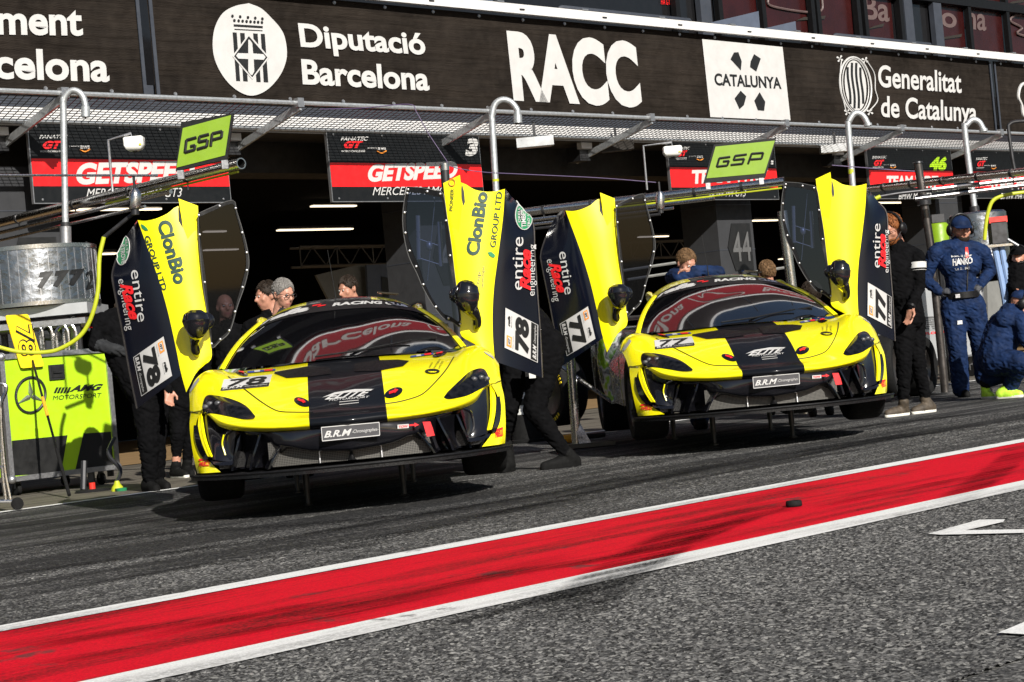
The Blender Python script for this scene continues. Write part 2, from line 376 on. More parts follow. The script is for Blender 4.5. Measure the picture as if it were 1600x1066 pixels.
def zo(k, ox, oy): return lambda x, y: (ox + x / k, oy + y / k)
# ================================================================== THE SETTING
def strip(name, p0, p1, z, m, s0=-60, s1=140, n=1):
    b = MB(); b.grid([[spz(s, p, z) for s in np.linspace(s0, s1, 2)] for p in (p0, p1)][::-1], m)
    o = b.build(name, smooth=False); tag(o, None, None, None, 'structure'); return o
g = MB(); g.add([(-250, -250, 0), (250, -250, 0), (250, 250, 0), (-250, 250, 0)], [(0, 1, 2, 3)], 'asphalt')
tag(g.build('pit_lane', smooth=False), 'dark rubbered asphalt of the pit lane', 'ground', None, 'structure')
tag(strip('red_stripe', 4.90, 6.45, .004, 'red_road_paint'), 'wide red painted band along the pit lane', 'road marking')
tag(strip('white_line', 6.43, 6.61, .008, 'white_road_paint'), 'thin white line along the garage side of the red band', 'road marking')
tag(strip('white_line', 4.685, 4.93, .008, 'white_road_paint'), 'broad white line along the camera side of the red band', 'road marking')
tag(strip('apron', 14.15, 20.6, .004, 'apron_concrete'), 'pale worn concrete apron in front of the garages', 'pavement')
tag(strip('apron_line', 14.06, 14.2, .008, 'white_road_paint'), 'faded white line at the edge of the concrete apron', 'road marking')
tag(strip('garage_floor', 20.6, 33, .012, 'tan_floor_paint'), 'tan floor inside the garages', 'floor')
zb = zo(2, 800, 640)
def rough_patch(name, p0, p1, s0, s1, step, amp, cell, label):
    """coarse stones standing out of the tarmac"""
    ns, np_ = int((s1 - s0) / step) + 1, int((p1 - p0) / step) + 1
    S_, P_ = np.meshgrid(s0 + np.arange(ns) * step, p0 + np.arange(np_) * step)
    rs = np.random.RandomState(3); h = np.zeros_like(S_)
    for c_, a in ((cell, 1.0), (cell * .55, .5)):
        R_ = rs.rand(int((p1 - p0) / c_) + 4, int((s1 - s0) / c_) + 4); u, v = (S_ - s0) / c_, (P_ - p0) / c_; i, j = u.astype(int), v.astype(int); fu, fv = u - i, v - j
        h += a * ((R_[j, i] * (1 - fu) + R_[j, i + 1] * fu) * (1 - fv) + (R_[j + 1, i] * (1 - fu) + R_[j + 1, i + 1] * fu) * fv)
    h = .0012 + amp * np.clip(h / 1.5, 0, 1) ** 1.3
    co = S_[..., None] * LA + P_[..., None] * NO + h[..., None] * UP; n = ns * np_
    me = bpy.data.meshes.new(name); idx = np.arange(n).reshape(np_, ns); q = np.stack([idx[:-1, :-1], idx[:-1, 1:], idx[1:, 1:], idx[1:, :-1]], -1).reshape(-1, 4)
    me.vertices.add(n); me.vertices.foreach_set('co', co.ravel()); me.loops.add(q.size); me.loops.foreach_set('vertex_index', q.ravel().astype(np.int32)); me.polygons.add(len(q)); me.polygons.foreach_set('loop_start', np.arange(0, q.size, 4, dtype=np.int32)); me.polygons.foreach_set('loop_total', np.full(len(q), 4, dtype=np.int32))
    me.materials.append(MATS['asphalt']); me.update(calc_edges=True); me.validate(); o = bpy.data.objects.new(name, me); COL.objects.link(o); tag(o, label, 'ground', None, 'structure')
rough_patch('pit_lane_near', 2.4, 4.68, 2.0, 9.4, .0062, .0105, .0115, 'coarse stony asphalt nearest the camera')
rough_patch('pit_lane_middle', 6.62, 10.2, 2.6, 14.5, .012, .012, .021, 'rubbered stony asphalt between the red band and the cars')
def tyre_mark(pts, w, label, f0=.9):
    P = crom([np.array([*atZ(q, 0.0)[:2], 0]) for q in pts], 10); b = MB(); n = len(P); z = .0145; L_, R_ = [], []; fd = []
    for i, p in enumerate(P):
        d = P[min(i + 1, n - 1)] - P[max(i - 1, 0)]; d /= np.linalg.norm(d); s_ = np.array([-d[1], d[0], 0]); row = [p + s_ * w * k + UP * z for k in (-.5, -.3, 0, .3, .5)]; L_.append(row); e = min(1, i / (n * .2), (n - 1 - i) / (n * .2)); fd += [0, f0 * e, f0 * e, f0 * e, 0]
    b.grid(L_, 'rubber_mark'); o = b.build('tyre_mark', smooth=False); at = o.data.attributes.new('fade', 'FLOAT', 'POINT'); at.data.foreach_set('value', fd); tag(o, label, 'tyre mark', None, 'structure')
for i, (pts, w, f0) in enumerate([
    ([(860, 985), (930, 925), (1010, 872), (1100, 825), (1230, 785)], .34, 1.0), ([(990, 900), (1080, 850), (1180, 810), (1260, 788)], .16, .9), ([(640, 1000), (800, 955), (960, 905), (1110, 868)], .10, .8),
    ([(1480, 790), (1550, 745), (1605, 700)], .22, .8), ([(180, 1010), (420, 960), (640, 930), (900, 870)], .14, .7), ([(0, 1020), (240, 985), (430, 962)], .2, .7),
    ([(300, 985), (560, 948), (800, 900), (1000, 868), (1200, 832)], .16, .9), ([(40, 1045), (260, 1012), (520, 968), (760, 918)], .12, .9), ([(1250, 800), (1400, 770), (1600, 735)], .12, .8), ([(-20, 868), (160, 842), (420, 826), (700, 800), (1000, 742)], .28, .9), ([(-20, 905), (200, 876), (480, 838), (760, 790)], .2, .9), ([(60, 930), (300, 890), (520, 862), (700, 838)], .14, .8), ([(380, 880), (560, 850), (800, 800), (1100, 735), (1400, 690)], .24, .9), ([(780, 790), (1000, 745), (1300, 700), (1600, 655)], .3, .9), ([(1000, 770), (1250, 715), (1450, 680), (1620, 668)], .18, .9), ([(1150, 700), (1350, 668), (1620, 640)], .35, .9), ([(-20, 830), (180, 815), (330, 822)], .4, .8)]):
    tyre_mark(pts, w, ['dark skid mark on the red band', 'dark tyre mark on the grey lane'][i > 8], f0)
mk = MB()
def ground_poly(pts): return [atZ(zb(*q), .0135) for q in pts]
mk.poly(ground_poly([(1300, 388), (1340, 391), (1600, 385), (1600, 374), (1418, 377), (1535, 351), (1540, 343), (1460, 344)]), 'white_road_paint')
tag(mk.build('lane_arrow', smooth=False), 'white painted arrow barb on the near asphalt', 'road marking', None, 'structure')
mk = MB(); mk.poly(ground_poly([(1520, 697), (1600, 702), (1700, 702), (1700, 640), (1600, 664)]), 'white_road_paint')
tag(mk.build('lane_letter', smooth=False), 'white painted corner mark at the near right of the asphalt', 'road marking', None, 'structure')
# rubber block lying on the red band
c = atZ((1241, 793)); b = MB()
b.lathe([(.001, 0), (.038, 0), (.041, .005), (.040, .022), (.036, .028), (.02, .027), (.018, .02), (.001, .02)], 'rubber', c + UP * .006, n=20)
tag(b.build('rubber_puck', origin=c), 'small round black rubber block lying on the red band', 'rubber block')

# ================================================================== PIT BUILDING
S0, S1 = -14.0, 62.0
bd = thing('pit_building', spz(20, 21, 0), 'long dark pit building with open garages, numbered pillars and glazed upper floor', 'building')
bo = spz(20, 21, 0)
FR = (LA, NO, UP)
def bbox(b, s0, s1, p0, p1, z0, z1, m): b.box(spz((s0 + s1) / 2, (p0 + p1) / 2, (z0 + z1) / 2), (s1 - s0, p1 - p0, z1 - z0), m, FR)
def bpart(name, fn, **k):
    b = MB(); fn(b); return b.build(name, bd, bo, **k)
bpart('lintel', lambda b: (bbox(b, S0, S1, 20.06, 20.5, 4.36, 4.53, 'white_steel'), bbox(b, S0, S1, 20.07, 20.5, 4.532, 4.66, 'slate_panel')))  # dark upper strip paints in the shade below the banner
bpart('header_beam', lambda b: (bbox(b, S0, S1, 20.9, 21.5, 3.86, 4.40, 'beige_beam'), bbox(b, S0, S1, 20.12, 20.9, 4.30, 4.398, 'beige_beam')))
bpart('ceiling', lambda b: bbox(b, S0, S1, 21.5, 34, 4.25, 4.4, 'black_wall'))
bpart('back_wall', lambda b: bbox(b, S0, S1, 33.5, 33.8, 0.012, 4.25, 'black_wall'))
def pillar(s0, s1, num, hexs):
    def f(b):
        bbox(b, s0, s1, 20.5, 21.3, .01, 3.855, 'grey_wall')
        for z in (.9, 1.7, 2.5, 3.3): bbox(b, s0 - .004, s1 + .004, 20.494, 21.304, z, z + .012, 'slate_panel')
    o = bpart('pillar', f, smooth=False)
    if num:
        def h(b):
            c = (s0 + s1) / 2 + .08; zc = 2.55
            b.poly([spz(c + x, 20.48, zc + y) for x, y in [(-.36, 0), (-.2, .42), (.32, .42), (.32, -.42), (-.2, -.42)]], 'black_vinyl', NO * .01)
            b.text(num, spz(c - .24, 20.47, zc - .26), spz(c + .27, 20.47, zc - .26), UP * .52, 'dull_grey_print', .01)
        b = MB(); h(b); b.build('number_plate', o, bo, smooth=False)
for k, num in enumerate(['47', '46', '45', '44', '43', '42']):
    s = 25.62 + (k - 3) * 7.05; pillar(s, s + 1.0, num, 1)
# balcony slab, upper glazing and roof
bpart('balcony_slab', lambda b: (bbox(b, S0, S1, 20.22, 24.0, 4.665, 4.9, 'slate_panel')))
def rail(b):
    bbox(b, S0, S1, 19.96, 20.04, 6.245, 6.391, 'white_steel')
    for s in np.arange(S0, S1, 1.9):
        bbox(b, s - .03, s + .03, 20.3, 20.36, 4.92, 6.24, 'dark_steel'); bbox(b, s + .4, s + .5, 19.945, 19.958, 6.30, 6.32, 'dark_steel')
        bbox(b, s - .07, s + .07, 19.95, 20.05, 6.394, 6.42, 'aluminium')
bpart('balcony_rail', rail, smooth=False)
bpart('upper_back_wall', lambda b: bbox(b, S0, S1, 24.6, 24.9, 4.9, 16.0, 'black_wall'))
def fascia(b):
    bbox(b, S0, S1, 20.4, 20.9, 12.4, 15.1, 'red_fascia'); bbox(b, S0, S1, 20.3, 20.38, 12.2, 12.38, 'roof_white'); bbox(b, S0, S1, 20.3, 20.38, 15.12, 15.4, 'roof_white')
    for s in (-2, 14, 30, 46):
        b.text('Barcelona', spz(s, 20.36, 13.1), spz(s + 8, 20.36, 13.1), UP * 1.3, 'fascia_letter', .02)
        path = crom([spz(s + 9 + x, 20.36, 12.6 + y) for x, y in [(0, 0), (1, 1.6), (2.4, 2.3), (4.2, 2.2), (4.6, 1.6), (3.4, 1.3), (2.6, .4), (1.8, .1), (1.5, .9), (1.1, .2)]], 5)
        b.tube(path, .08, 'fascia_letter', 6)
bpart('roof_fascia', fascia)
def canopy(b):
    bbox(b, S0, S1, 19.8, 30, 17.0, 17.3, 'roof_white')
    for s in np.arange(S0, S1, 7.0): b.bar(spz(s, 20.8, 15.4), spz(s, 19.4, 18.2), .08, .12, 'slate_panel')
bpart('roof_canopy', canopy, smooth=False)
# glazed upper floor
zt = zo(1600 / 560, 1040, 0)
def pane_poly(pts, m, p=22.0): return [atP(zt(*q), p) for q in pts]
gl = MB(); bbox(gl, S0, S1, 22.05, 22.1, 4.9, 9.2, 'window_glass_dark'); glo = gl.build('glazing', bd, bo, smooth=False)
gp = MB(); gp_ = []
for x0, x1 in [(225, 245 + 160), (440, 632), (670, 830), (880, 1010), (1195, 1330), (1345, 1500), (1525, 1760)]:
    gp = MB(); gp_.append(gp); gp.poly(pane_poly([(x0 - 8, -40), (x1 - 8, -40), (x1 + 12, 215 + (x1 - 1000) * .1), (x0 + 12, 195 + (x0 - 1000) * .1)], '', 22.03), 'dim_red_glass')
gp_[3].text('Ba', atP(zt(885, 85), 22.02), atP(zt(1000, 98), 22.02), atP(zt(882, -25), 22.02) - atP(zt(885, 85), 22.02), 'dim_letter', .02)
gp_[4].text('lo', atP(zt(1205, 115), 22.02), atP(zt(1300, 127), 22.02), atP(zt(1203, 20), 22.02) - atP(zt(1205, 115), 22.02), 'dim_letter', .02)
gp_[5].text('na', atP(zt(1345, 128), 22.02), atP(zt(1432, 138), 22.02), atP(zt(1343, 22), 22.02) - atP(zt(1345, 128), 22.02), 'dim_letter', .02)
gp_[0].text('FIA GT', atP(zt(-20, 20), 22.02), atP(zt(20, 22), 22.02), atP(zt(-20, -5), 22.02) - atP(zt(-20, 20), 22.02), 'sign_red', .0)
gp_[1].tube(crom([atP(zt(*q), 22.0) for q in [(455, -10), (480, 30), (680, 55), (700, -10)]], 6), .025, 'dim_letter', 6)
gp_[6].tube(crom([atP(zt(*q), 22.0) for q in [(1640, 60), (1560, 70), (1540, 95), (1590, 125), (1570, 150), (1640, 170)]], 6), .03, 'dim_letter', 6)
for gi, (a, c_) in zip((1, 3, 4, 6), [((580, 92), (710, 85)), ((895, 132), (972, 118)), ((1212, 180), (1320, 165)), ((1520, 20), (1600, 10))]):
    A, B = atP(zt(*a), 22.0), atP(zt(*c_), 22.0); gp_[gi].poly([A, B, B + UP * .07 + LA * .05, A + UP * .09 + LA * .3], 'beige_beam')
for g_1 in gp_: g_1.build('window_pane', glo, bo, smooth=False)
gm = MB()
for x in [30, 140, 222, 415, 635, 660, 840, 870, 1030, 1050, 1180, 1335, 1505]:
    s = atP(zt(x, 60), 21.98) @ LA; w = .32 if x in (1050, 1180, 140) else .12
    bbox(gm, s, s + w, 21.88, 22.0, 4.9, 9.2, 'slate_panel' if w > .2 else 'satin_black')
bbox(gm, S0, S1, 21.86, 22.04, 7.9, 8.1, 'satin_black')
gm.build('mullion', glo, bo, smooth=False)
# slate coloured privacy fins standing on the balcony
for i, (pts, lab) in enumerate([([(205, 100), (415, 50), (422, 131), (205, 135)], 'tall slate grey privacy fin on the balcony'), ([(425, 131), (580, 95), (585, 152), (425, 140)], 'low slate grey privacy fin right of the tall one'), ([(668, 155), (708, 152), (710, 166), (668, 162)], 'tiny slate grey plate standing just behind the white balcony rail')]):
    b = MB(); Q = [atP(zt(*q), 20.4) for q in pts]; b.poly(Q, 'blue_grey_panel' if i < 2 else 'slate_panel', NO * .06)
    tag(b.build('privacy_panel', origin=Q[0], smooth=False), lab, 'panel', 'slate panels on the balcony')
b = MB(); Q = [atP(q, 20.4) for q in [(615, 0), (770, 0), (771, 9), (640, 2)]]; b.poly(Q, 'blue_grey_panel', NO * .06)
tag(b.build('privacy_panel', origin=Q[0], smooth=False), 'slate grey panel cut by the top edge of the photo above the club lettering', 'panel', 'slate panels on the balcony')
for x0, x1, lab in [(1300, 1455, 'dark rolled awning lying behind the rail at the far right'), (870, 1080, 'dark rolled awning lying behind the rail above the white square logo')]:
    b = MB(); A, B = atP((x0 + 2, 56 + (x0 - 1300) * .1), 20.32), atP((x1, 70 + (x1 - 1440) * .1), 20.32)
    b.tube([A, A + (B - A) * .02, B - (B - A) * .02, B], [.02, .06, .06, .02], 'slate_panel', 8); b.bar(A - UP * .09, B - UP * .09, .03, .06, 'dark_steel')
    tag(b.build('rolled_awning', origin=A), lab, 'awning')

# ---- banners
def bt(b, k, t, P0, P1, U, m, bold=.02, shear=0., p=20.122):
    A = atP(k(*P0), p); b.text(t, A, atP(k(*P1), p), atP(k(P0[0] + U[0], P0[1] + U[1]), p) - A, m, bold, shear)
def bpoly(b, k, pts, m, p): b.poly([atP(k(*q), p) for q in pts], m)
def banner(s0, s1, label):
    b = MB(); P = []
    n = int((s1 - s0) / .25); 
    for zz in np.linspace(4.70, 6.235, 9):
        P.append([spz(s, 20.14 + .008 * math.sin(s * 1.9) * math.sin(zz * 3 + s) , zz) for s in np.linspace(s0, s1, n)])
    b.grid(P, 'banner_mesh_fabric')
    for s in np.arange(s0 + .3, s1, .95):
        for z in (4.78, 6.19): b.lathe([(.001, .01), (.022, .012), (.03, 0)], 'aluminium', spz(s, 20.125, z), -NO, 8)
    for s in (s0, s1 - .05): bbox(b, s, s + .05, 20.10, 20.115, 4.74, 6.2, 'slate_panel')
    return b
z6 = zo(1600 / 380, 320, 0); z1 = zo(1600 / 540, 0, 0); z2 = zo(1600 / 560, 500, 0)
bb = banner(13.87, 34.66, ''); bb_o = spz(13.87, 20.14, 4.7)
blob = crom([(290, 22), (200, 40), (120, 85), (70, 170), (52, 270), (60, 370), (95, 460), (150, 540), (220, 600), (300, 630), (380, 610), (450, 555), (510, 470), (540, 370), (530, 260), (500, 190), (440, 120), (370, 55), (290, 22)], 4)[:-1]
bpoly(bb, z6, [tuple(q) for q in blob], 'white_vinyl', 20.124)
D1, D2, D3 = 20.120, 20.116, 20.112
for (x, y) in [(182, 107), (233, 111), (284, 116), (332, 120), (379, 125), (195, 136), (223, 138), (249, 140), (275, 142), (301, 144), (327, 146), (351, 147), (376, 149)]:
    bpoly(bb, z6, [(x + 9 * math.cos(a), y + 11 * math.sin(a)) for a in np.linspace(0, 2 * math.pi, 12, False)], 'black_vinyl', D1)
bpoly(bb, z6, [(190, 160), (382, 172), (382, 187), (190, 175)], 'black_vinyl', D1); bpoly(bb, z6, [(195, 190), (380, 200), (380, 206), (195, 197)], 'black_vinyl', D1)
for a, c_, d, e in [((183, 213), (210, 215), (233, 535), (207, 533)), ((232, 217), (262, 218), (283, 537), (253, 535)), ((318, 220), (348, 222), (368, 541), (340, 540)), ((368, 223), (395, 224), (418, 543), (388, 541))]:
    bpoly(bb, z6, [a, c_, d, e], 'black_vinyl', D1)
bpoly(bb, z6, [(290, 222), (424, 378), (313, 524), (181, 370)], 'white_vinyl', D2); bpoly(bb, z6, [(290, 238), (412, 378), (313, 508), (193, 370)], 'black_vinyl', D3)
bpoly(bb, z6, [(286, 262), (296, 262), (312, 285), (318, 352), (385, 357), (400, 376), (388, 394), (322, 391), (326, 470), (312, 496), (300, 490), (286, 470), (286, 389), (222, 386), (206, 368), (218, 350), (286, 352)], 'white_vinyl', 20.108)
bt(bb, z6, 'Diputació', (632, 308), (1457, 362), (-20, -156), 'white_vinyl', .03)
bt(bb, z6, 'Barcelona', (645, 555), (1480, 597), (-12, -166), 'white_vinyl', .03)
bt(bb, z2, 'RACC', (865, 449), (1440, 480), (-33, -312), 'white_vinyl', .05)
bpoly(bb, zt, [(163, 175), (522, 210), (558, 538), (200, 523)], 'white_vinyl', 20.124)
for P in [[(305, 235), (325, 233), (340, 275), (336, 315), (290, 265)], [(395, 242), (425, 262), (405, 320), (377, 300), (380, 275)], [(335, 405), (360, 430), (350, 470), (330, 488), (308, 440)], [(420, 412), (445, 455), (440, 495), (412, 493), (396, 450)]]:
    bpoly(bb, zt, P, 'black_vinyl', D1)
bt(bb, zt, 'CATALUNYA', (220, 381), (518, 398), (-4, -54), 'black_vinyl', .03, 0, D1)
bt(bb, zt, 'Generalitat', (950, 388), (1322, 416), (-2, -98), 'white_vinyl', .02); bt(bb, zt, 'de Catalunya', (962, 522), (1390, 546), (-1, -95), 'white_vinyl', .02)
def ovl(rx, ry, cx=848, cy=382): return [(cx + rx * math.cos(a) - (ry * math.sin(a)) * .0 + .06 * ry * math.sin(a), cy + ry * math.sin(a) + .1 * rx * math.cos(a)) for a in np.linspace(0, 2 * math.pi, 40, False)]
for r, w in ((70, .02), (62, .012)):
    bb.tube([atP(zt(*q), 20.118) for q in ovl(r - 4 if r == 62 else r, 126 if r == 70 else 118)], w, 'white_vinyl', 6, closed=True)
bpoly(bb, zt, ovl(48, 112), 'white_vinyl', 20.122)
for x in (-28, -9, 10, 29):
    h = 104 * math.sqrt(max(.1, 1 - (x / 46.) ** 2))
    L_ = [(848 + x - 6 + .06 * y + 3 * math.sin(y / 30.), 382 + y) for y in np.linspace(-h, h, 14)]; R_ = [(q[0] + 10, q[1] + 1) for q in L_][::-1]
    for i in range(13): bpoly(bb, zt, [L_[i], L_[i + 1], R_[12 - i], R_[13 - i]], 'black_vinyl', 20.117)
for cx, cy in [(778, 262), (890, 270), (812, 500), (912, 500)]:
    for a in range(4):
        t = a * math.pi / 2 + .5; bpoly(bb, zt, [(cx, cy), (cx + 14 * math.cos(t - .35), cy + 14 * math.sin(t - .35)), (cx + 17 * math.cos(t), cy + 17 * math.sin(t)), (cx + 14 * math.cos(t + .35), cy + 14 * math.sin(t + .35))], 'white_vinyl', 20.119)
for side, cx in ((-1, 772), (1, 924)):
    bb.tube(crom([atP(zt(*q), 20.118) for q in [(848 + side * 55 - 8, 268), (cx + 8, 330), (cx + 12, 400), (cx + 22, 450), (848 + side * 50 + 8, 500)]], 5), .012, 'white_vinyl', 6)
tag(bb.build('banner', origin=bb_o), 'long dark banner with white round provincial crest, club letters, white square logo and striped shield', 'banner', 'mesh banners on the balcony')
b = banner(-8, 13.72, '')
bt(b, z1, 'ment', (-12, 160), (385, 166), (-6, -142), 'white_vinyl', .03); bt(b, z1, 'celona', (-24, 364), (508, 380), (-7, -146), 'white_vinyl', .03)
tag(b.build('banner', origin=spz(13, 20.14, 4.7)), 'dark banner at the top left corner lettered ment and celona', 'banner', 'mesh banners on the balcony')
b = banner(34.80, 50, '')
b.tube(crom([atP(zt(*q), 20.118) for q in [(1640, 370), (1590, 378), (1575, 430), (1590, 470), (1600, 520), (1640, 530)]], 5), .035, 'white_vinyl', 6)
tag(b.build('banner', origin=spz(35, 20.14, 4.7)), 'dark banner cut by the right edge with a white curved outline', 'banner', 'mesh banners on the balcony')

# ---- mesh tray under the banners
tr = thing('mesh_canopy', spz(20, 20, 4.4), 'galvanised wire mesh tray running along under the banners', 'canopy'); tro = spz(20, 20, 4.4)
ZO, ZI, PO, PI_ = 4.50, 4.34, 18.95, 20.0
b = MB(); b.tube([spz(S0, PO, ZO), spz(S1, PO, ZO)], .032, 'galvanised_steel', 8); b.build('outer_rail', tr, tro)
b = MB(); b.tube([spz(S0, PI_, ZI), spz(S1, PI_, ZI)], .032, 'galvanised_steel', 8); b.build('inner_rail', tr, tro)
b = MB()
for s in np.arange(8, 50, .10):
    A, B = spz(s, PO, ZO), spz(s + .22, PI_, ZI); b.tube([A, B], .006, 'dark_steel', 3, False)
for t in np.linspace(.06, .94, 11): b.tube([spz(8, PO + (PI_ - PO) * t, ZO + (ZI - ZO) * t), spz(50, PO + (PI_ - PO) * t, ZO + (ZI - ZO) * t)], .006, 'dark_steel', 3, False)
b.build('wire_mesh', tr, tro)
for k in range(-3, 11):
    s = 15.25 + 3.5 * (k - 1); b = MB()
    b.bar(spz(s, PO - .04, ZO - .05), spz(s, 20.6, 4.06), .035, .10, 'galvanised_steel'); b.bar(spz(s + .05, PO - .04, ZO - .02), spz(s + .05, 20.6, 4.09), .06, .02, 'galvanised_steel')
    bbox(b, s - .22, s + .02, 20.3, 20.6, 4.02, 4.26, 'dark_steel'); bbox(b, s - .27, s - .02, 20.2, 20.3, 4.2, 4.3, 'white_steel'); bbox(b, s - .05, s + .05, PO - .07, PO + .02, ZO - .06, ZO + .06, 'aluminium')
    b.build('bracket', tr, tro, smooth=False)

# ---- team signs
def sign(s0, num_label, texts, extra=None):
    w = 2.95; z0, z1 = 3.33, 4.33; p = 20.0
    b = MB(); bbox(b, s0, s0 + w, p, p + .05, z0, z1, 'aluminium')
    e = .012
    def q(za, zb_, m, pp): b.poly([spz(s0 + e, pp, za), spz(s0 + w - e, pp, za), spz(s0 + w - e, pp, zb_), spz(s0 + e, pp, zb_)], m)
    q(z0 + e, z1 - e, 'sign_black', p - .004); q(3.545, 3.89, 'sign_red', p - .008); q(3.885, 3.892, 'black_vinyl', p - .010)
    for s in np.arange(s0 + .12, s0 + w, .9):
        for z in (z0 + .05, z1 - .05): b.lathe([(.001, .008), (.014, .006), (.016, 0)], 'aluminium', spz(s, p - .005, z), -NO, 6)
    for (k, t, P0, P1, U, m, bo_, sh) in texts: bt(b, k, t, P0, P1, U, m, bo_, sh, p - .014)
    for f in (extra or []): f(b)
    for s in (s0 + .4, s0 + w - .4): b.tube([spz(s, p + .03, z1 - .01), spz(s, p + .06, 4.4)], .01, 'dark_steel', 6)
    o = b.build('team_sign', origin=spz(s0, p, z0), smooth=False)
    return tag(o, num_label, 'sign', 'team signs hung over the garages')
def heads(k, x0, x1, yf, hf, yg, hg, yw, hw, ax0, ax1, ay, ah):
    return [(k, 'FANATEC', (x0, yf), (x1, yf - 2), (1, -hf), 'white_vinyl', .02, .25), (k, 'GT', (x0 + (x1 - x0) * .12, yg), (x0 + (x1 - x0) * .82, yg - 2), (1, -hg), 'red_vinyl', .06, .3),
            (k, 'WORLD CHALLENGE', (x0 + 3, yw), (x1 - 14, yw - 2), (0, -hw), 'white_vinyl', .02, 0), (k, 'aws', (ax0, ay), (ax1, ay), (0, -ah), 'white_vinyl', .02, 0),
            (k, 'powered by', (ax0 - 50 * ah / 20, ay - ah * .35), (ax0 - 4, ay - ah * .35), (0, -ah * .4), 'white_vinyl', 0, 0)]
def smile(k, x0, x1, y): return lambda b: b.tube(crom([atP(k(*q), 19.98) for q in [(x0, y), ((x0 + x1) / 2, y + (x1 - x0) * .2), (x1, y - 2)]], 4), .01, 'orange_vinyl', 5)
sign(11.87, 'red banded hanging sign at the left, behind the lime screen', heads(z1, 182, 312, 642, 16, 690, 36, 706, 9, 372, 415, 688, 20) + [(z1, 'GETSPEED', (352, 856), (900, 838), (3, -100), 'white_vinyl', .05, .15), (z1, 'MERCEDES-AMG GT3', (400, 916), (840, 911), (4, -42), 'white_vinyl', 0, .15)], [smile(z1, 372, 416, 694)])
sign(16.55, 'hanging sign with a red band and a white number three at its top right', heads(z2, 92, 215, 630, 18, 662, 32, 681, 9, 258, 295, 670, 18) + [(z2, '3', (648, 697), (704, 695), (4, -78), 'white_vinyl', .06, .1), (z2, 'GETSPEED', (212, 813), (612, 795), (5, -78), 'white_vinyl', .05, .15), (z2, 'MERCEDES-AMG GT3', (235, 872), (650, 866), (4, -36), 'white_vinyl', 0, .15)], [smile(z2, 255, 296, 676)])
sign(23.86, 'hanging sign with a red band partly hidden by the lime screen over the right car', heads(zt, 42, 108, 670, 13, 700, 26, 713, 8, 140, 166, 705, 14) + [(zt, 'TEAM WRT', (115, 822), (455, 808), (3, -62), 'white_vinyl', .05, 0), (zt, 'BMW M4 GT3', (196, 878), (357, 877), (3, -31), 'white_vinyl', .0, .15), (zt, '1', (470, 735), (480, 735), (1, -18), 'white_vinyl', .03, 0)], [smile(zt, 140, 168, 711)])
sign(29.67, 'hanging sign with a red band and a lime number forty six', heads(zt, 922, 987, 710, 13, 741, 26, 751, 7, 1003, 1027, 742, 13) + [(zt, '46', (1178, 763), (1254, 763), (2, -62), 'lime_paint', .06, .2), (zt, 'TEAM WRT', (985, 841), (1216, 840), (2, -56), 'white_vinyl', .05, 0), (zt, 'BMW M4 GT3', (1040, 890), (1185, 888), (2, -27), 'white_vinyl', 0, .15)], [smile(zt, 1004, 1028, 747)])
sign(33.33, 'hanging sign with a red band cut off by the right edge of the photo', heads(zt, 1385, 1436, 716, 12, 745, 25, 754, 6, 1452, 1475, 745, 12) + [(zt, 'TEAM WRT', (1445, 845), (1655, 846), (1, -56), 'white_vinyl', .05, 0), (zt, 'BMW M4 GT3', (1495, 889), (1640, 887), (2, -26), 'white_vinyl', 0, .15)], [smile(zt, 1453, 1476, 750)])

# ---- tube lights inside the garages
for a, c_, p in [((358, 270), (483, 272), 24), ((487, 323.5), (555, 321), 27), ((434, 360), (550, 358), 29), ((108, 328), (250, 327), 23), ((160, 396.5), (180, 397), 27), ((319, 363), (352, 361), 28), ((319, 391), (371, 390), 31), ((755, 278), (791, 278), 26), ((1042, 317.5), (1064, 316.5), 25), ((998, 370), (1043, 370), 30), ((1175, 345), (1215, 344.5), 26), ((1300, 276.5), (1356, 277), 22.5), ((1365, 317), (1414, 317), 25), ((1504, 283), (1514, 283), 24), ((1218, 405), (1224, 405), 30)]:
    A, B = atP(a, p), atP(c_, p); b = MB(); m = (A + B) / 2; B = np.array([B[0], B[1], A[2] * .5 + B[2] * .5]); A = np.array([A[0], A[1], B[2]])
    b.bar(A, B, .10, .025, 'tube_light'); b.bar(A + UP * .05, B + UP * .05, .12, .05, 'dark_steel')
    t_ = tag(b.build('tube_light', origin=m, smooth=False), 'slim lit ceiling tube inside the dark garage', 'light', 'tube lights in the garages')
# ---- lattice trusses
for (a, c_, h, p, lab) in [((468, 386), (618, 383), 30, 27, 'grey lattice truss in the dark garage behind the left car'), ((985, 378), (1105, 374), 26, 27, 'grey lattice truss in the dark garage behind the right car')]:
    A, B = atP(a, p), atP(c_, p); H_ = UP * (h / 2900. * A[1]); b = MB(); n = 8
    for o in (0 * UP, -H_):
        for d in (0, .3): b.tube([A + o + NO * d, B + o + NO * d], .024, 'truss_grey', 6)
    for i in range(n):
        p0, p1 = A + (B - A) * i / n, A + (B - A) * (i + 1) / n
        b.tube([p0, p1 - H_] if i % 2 else [p0 - H_, p1], .014, 'truss_grey', 5)
        if i in (0, 3, 6): b.tube([p0, p0 - H_], .014, 'truss_grey', 5)
    tag(b.build('lighting_truss', origin=A), lab, 'truss')
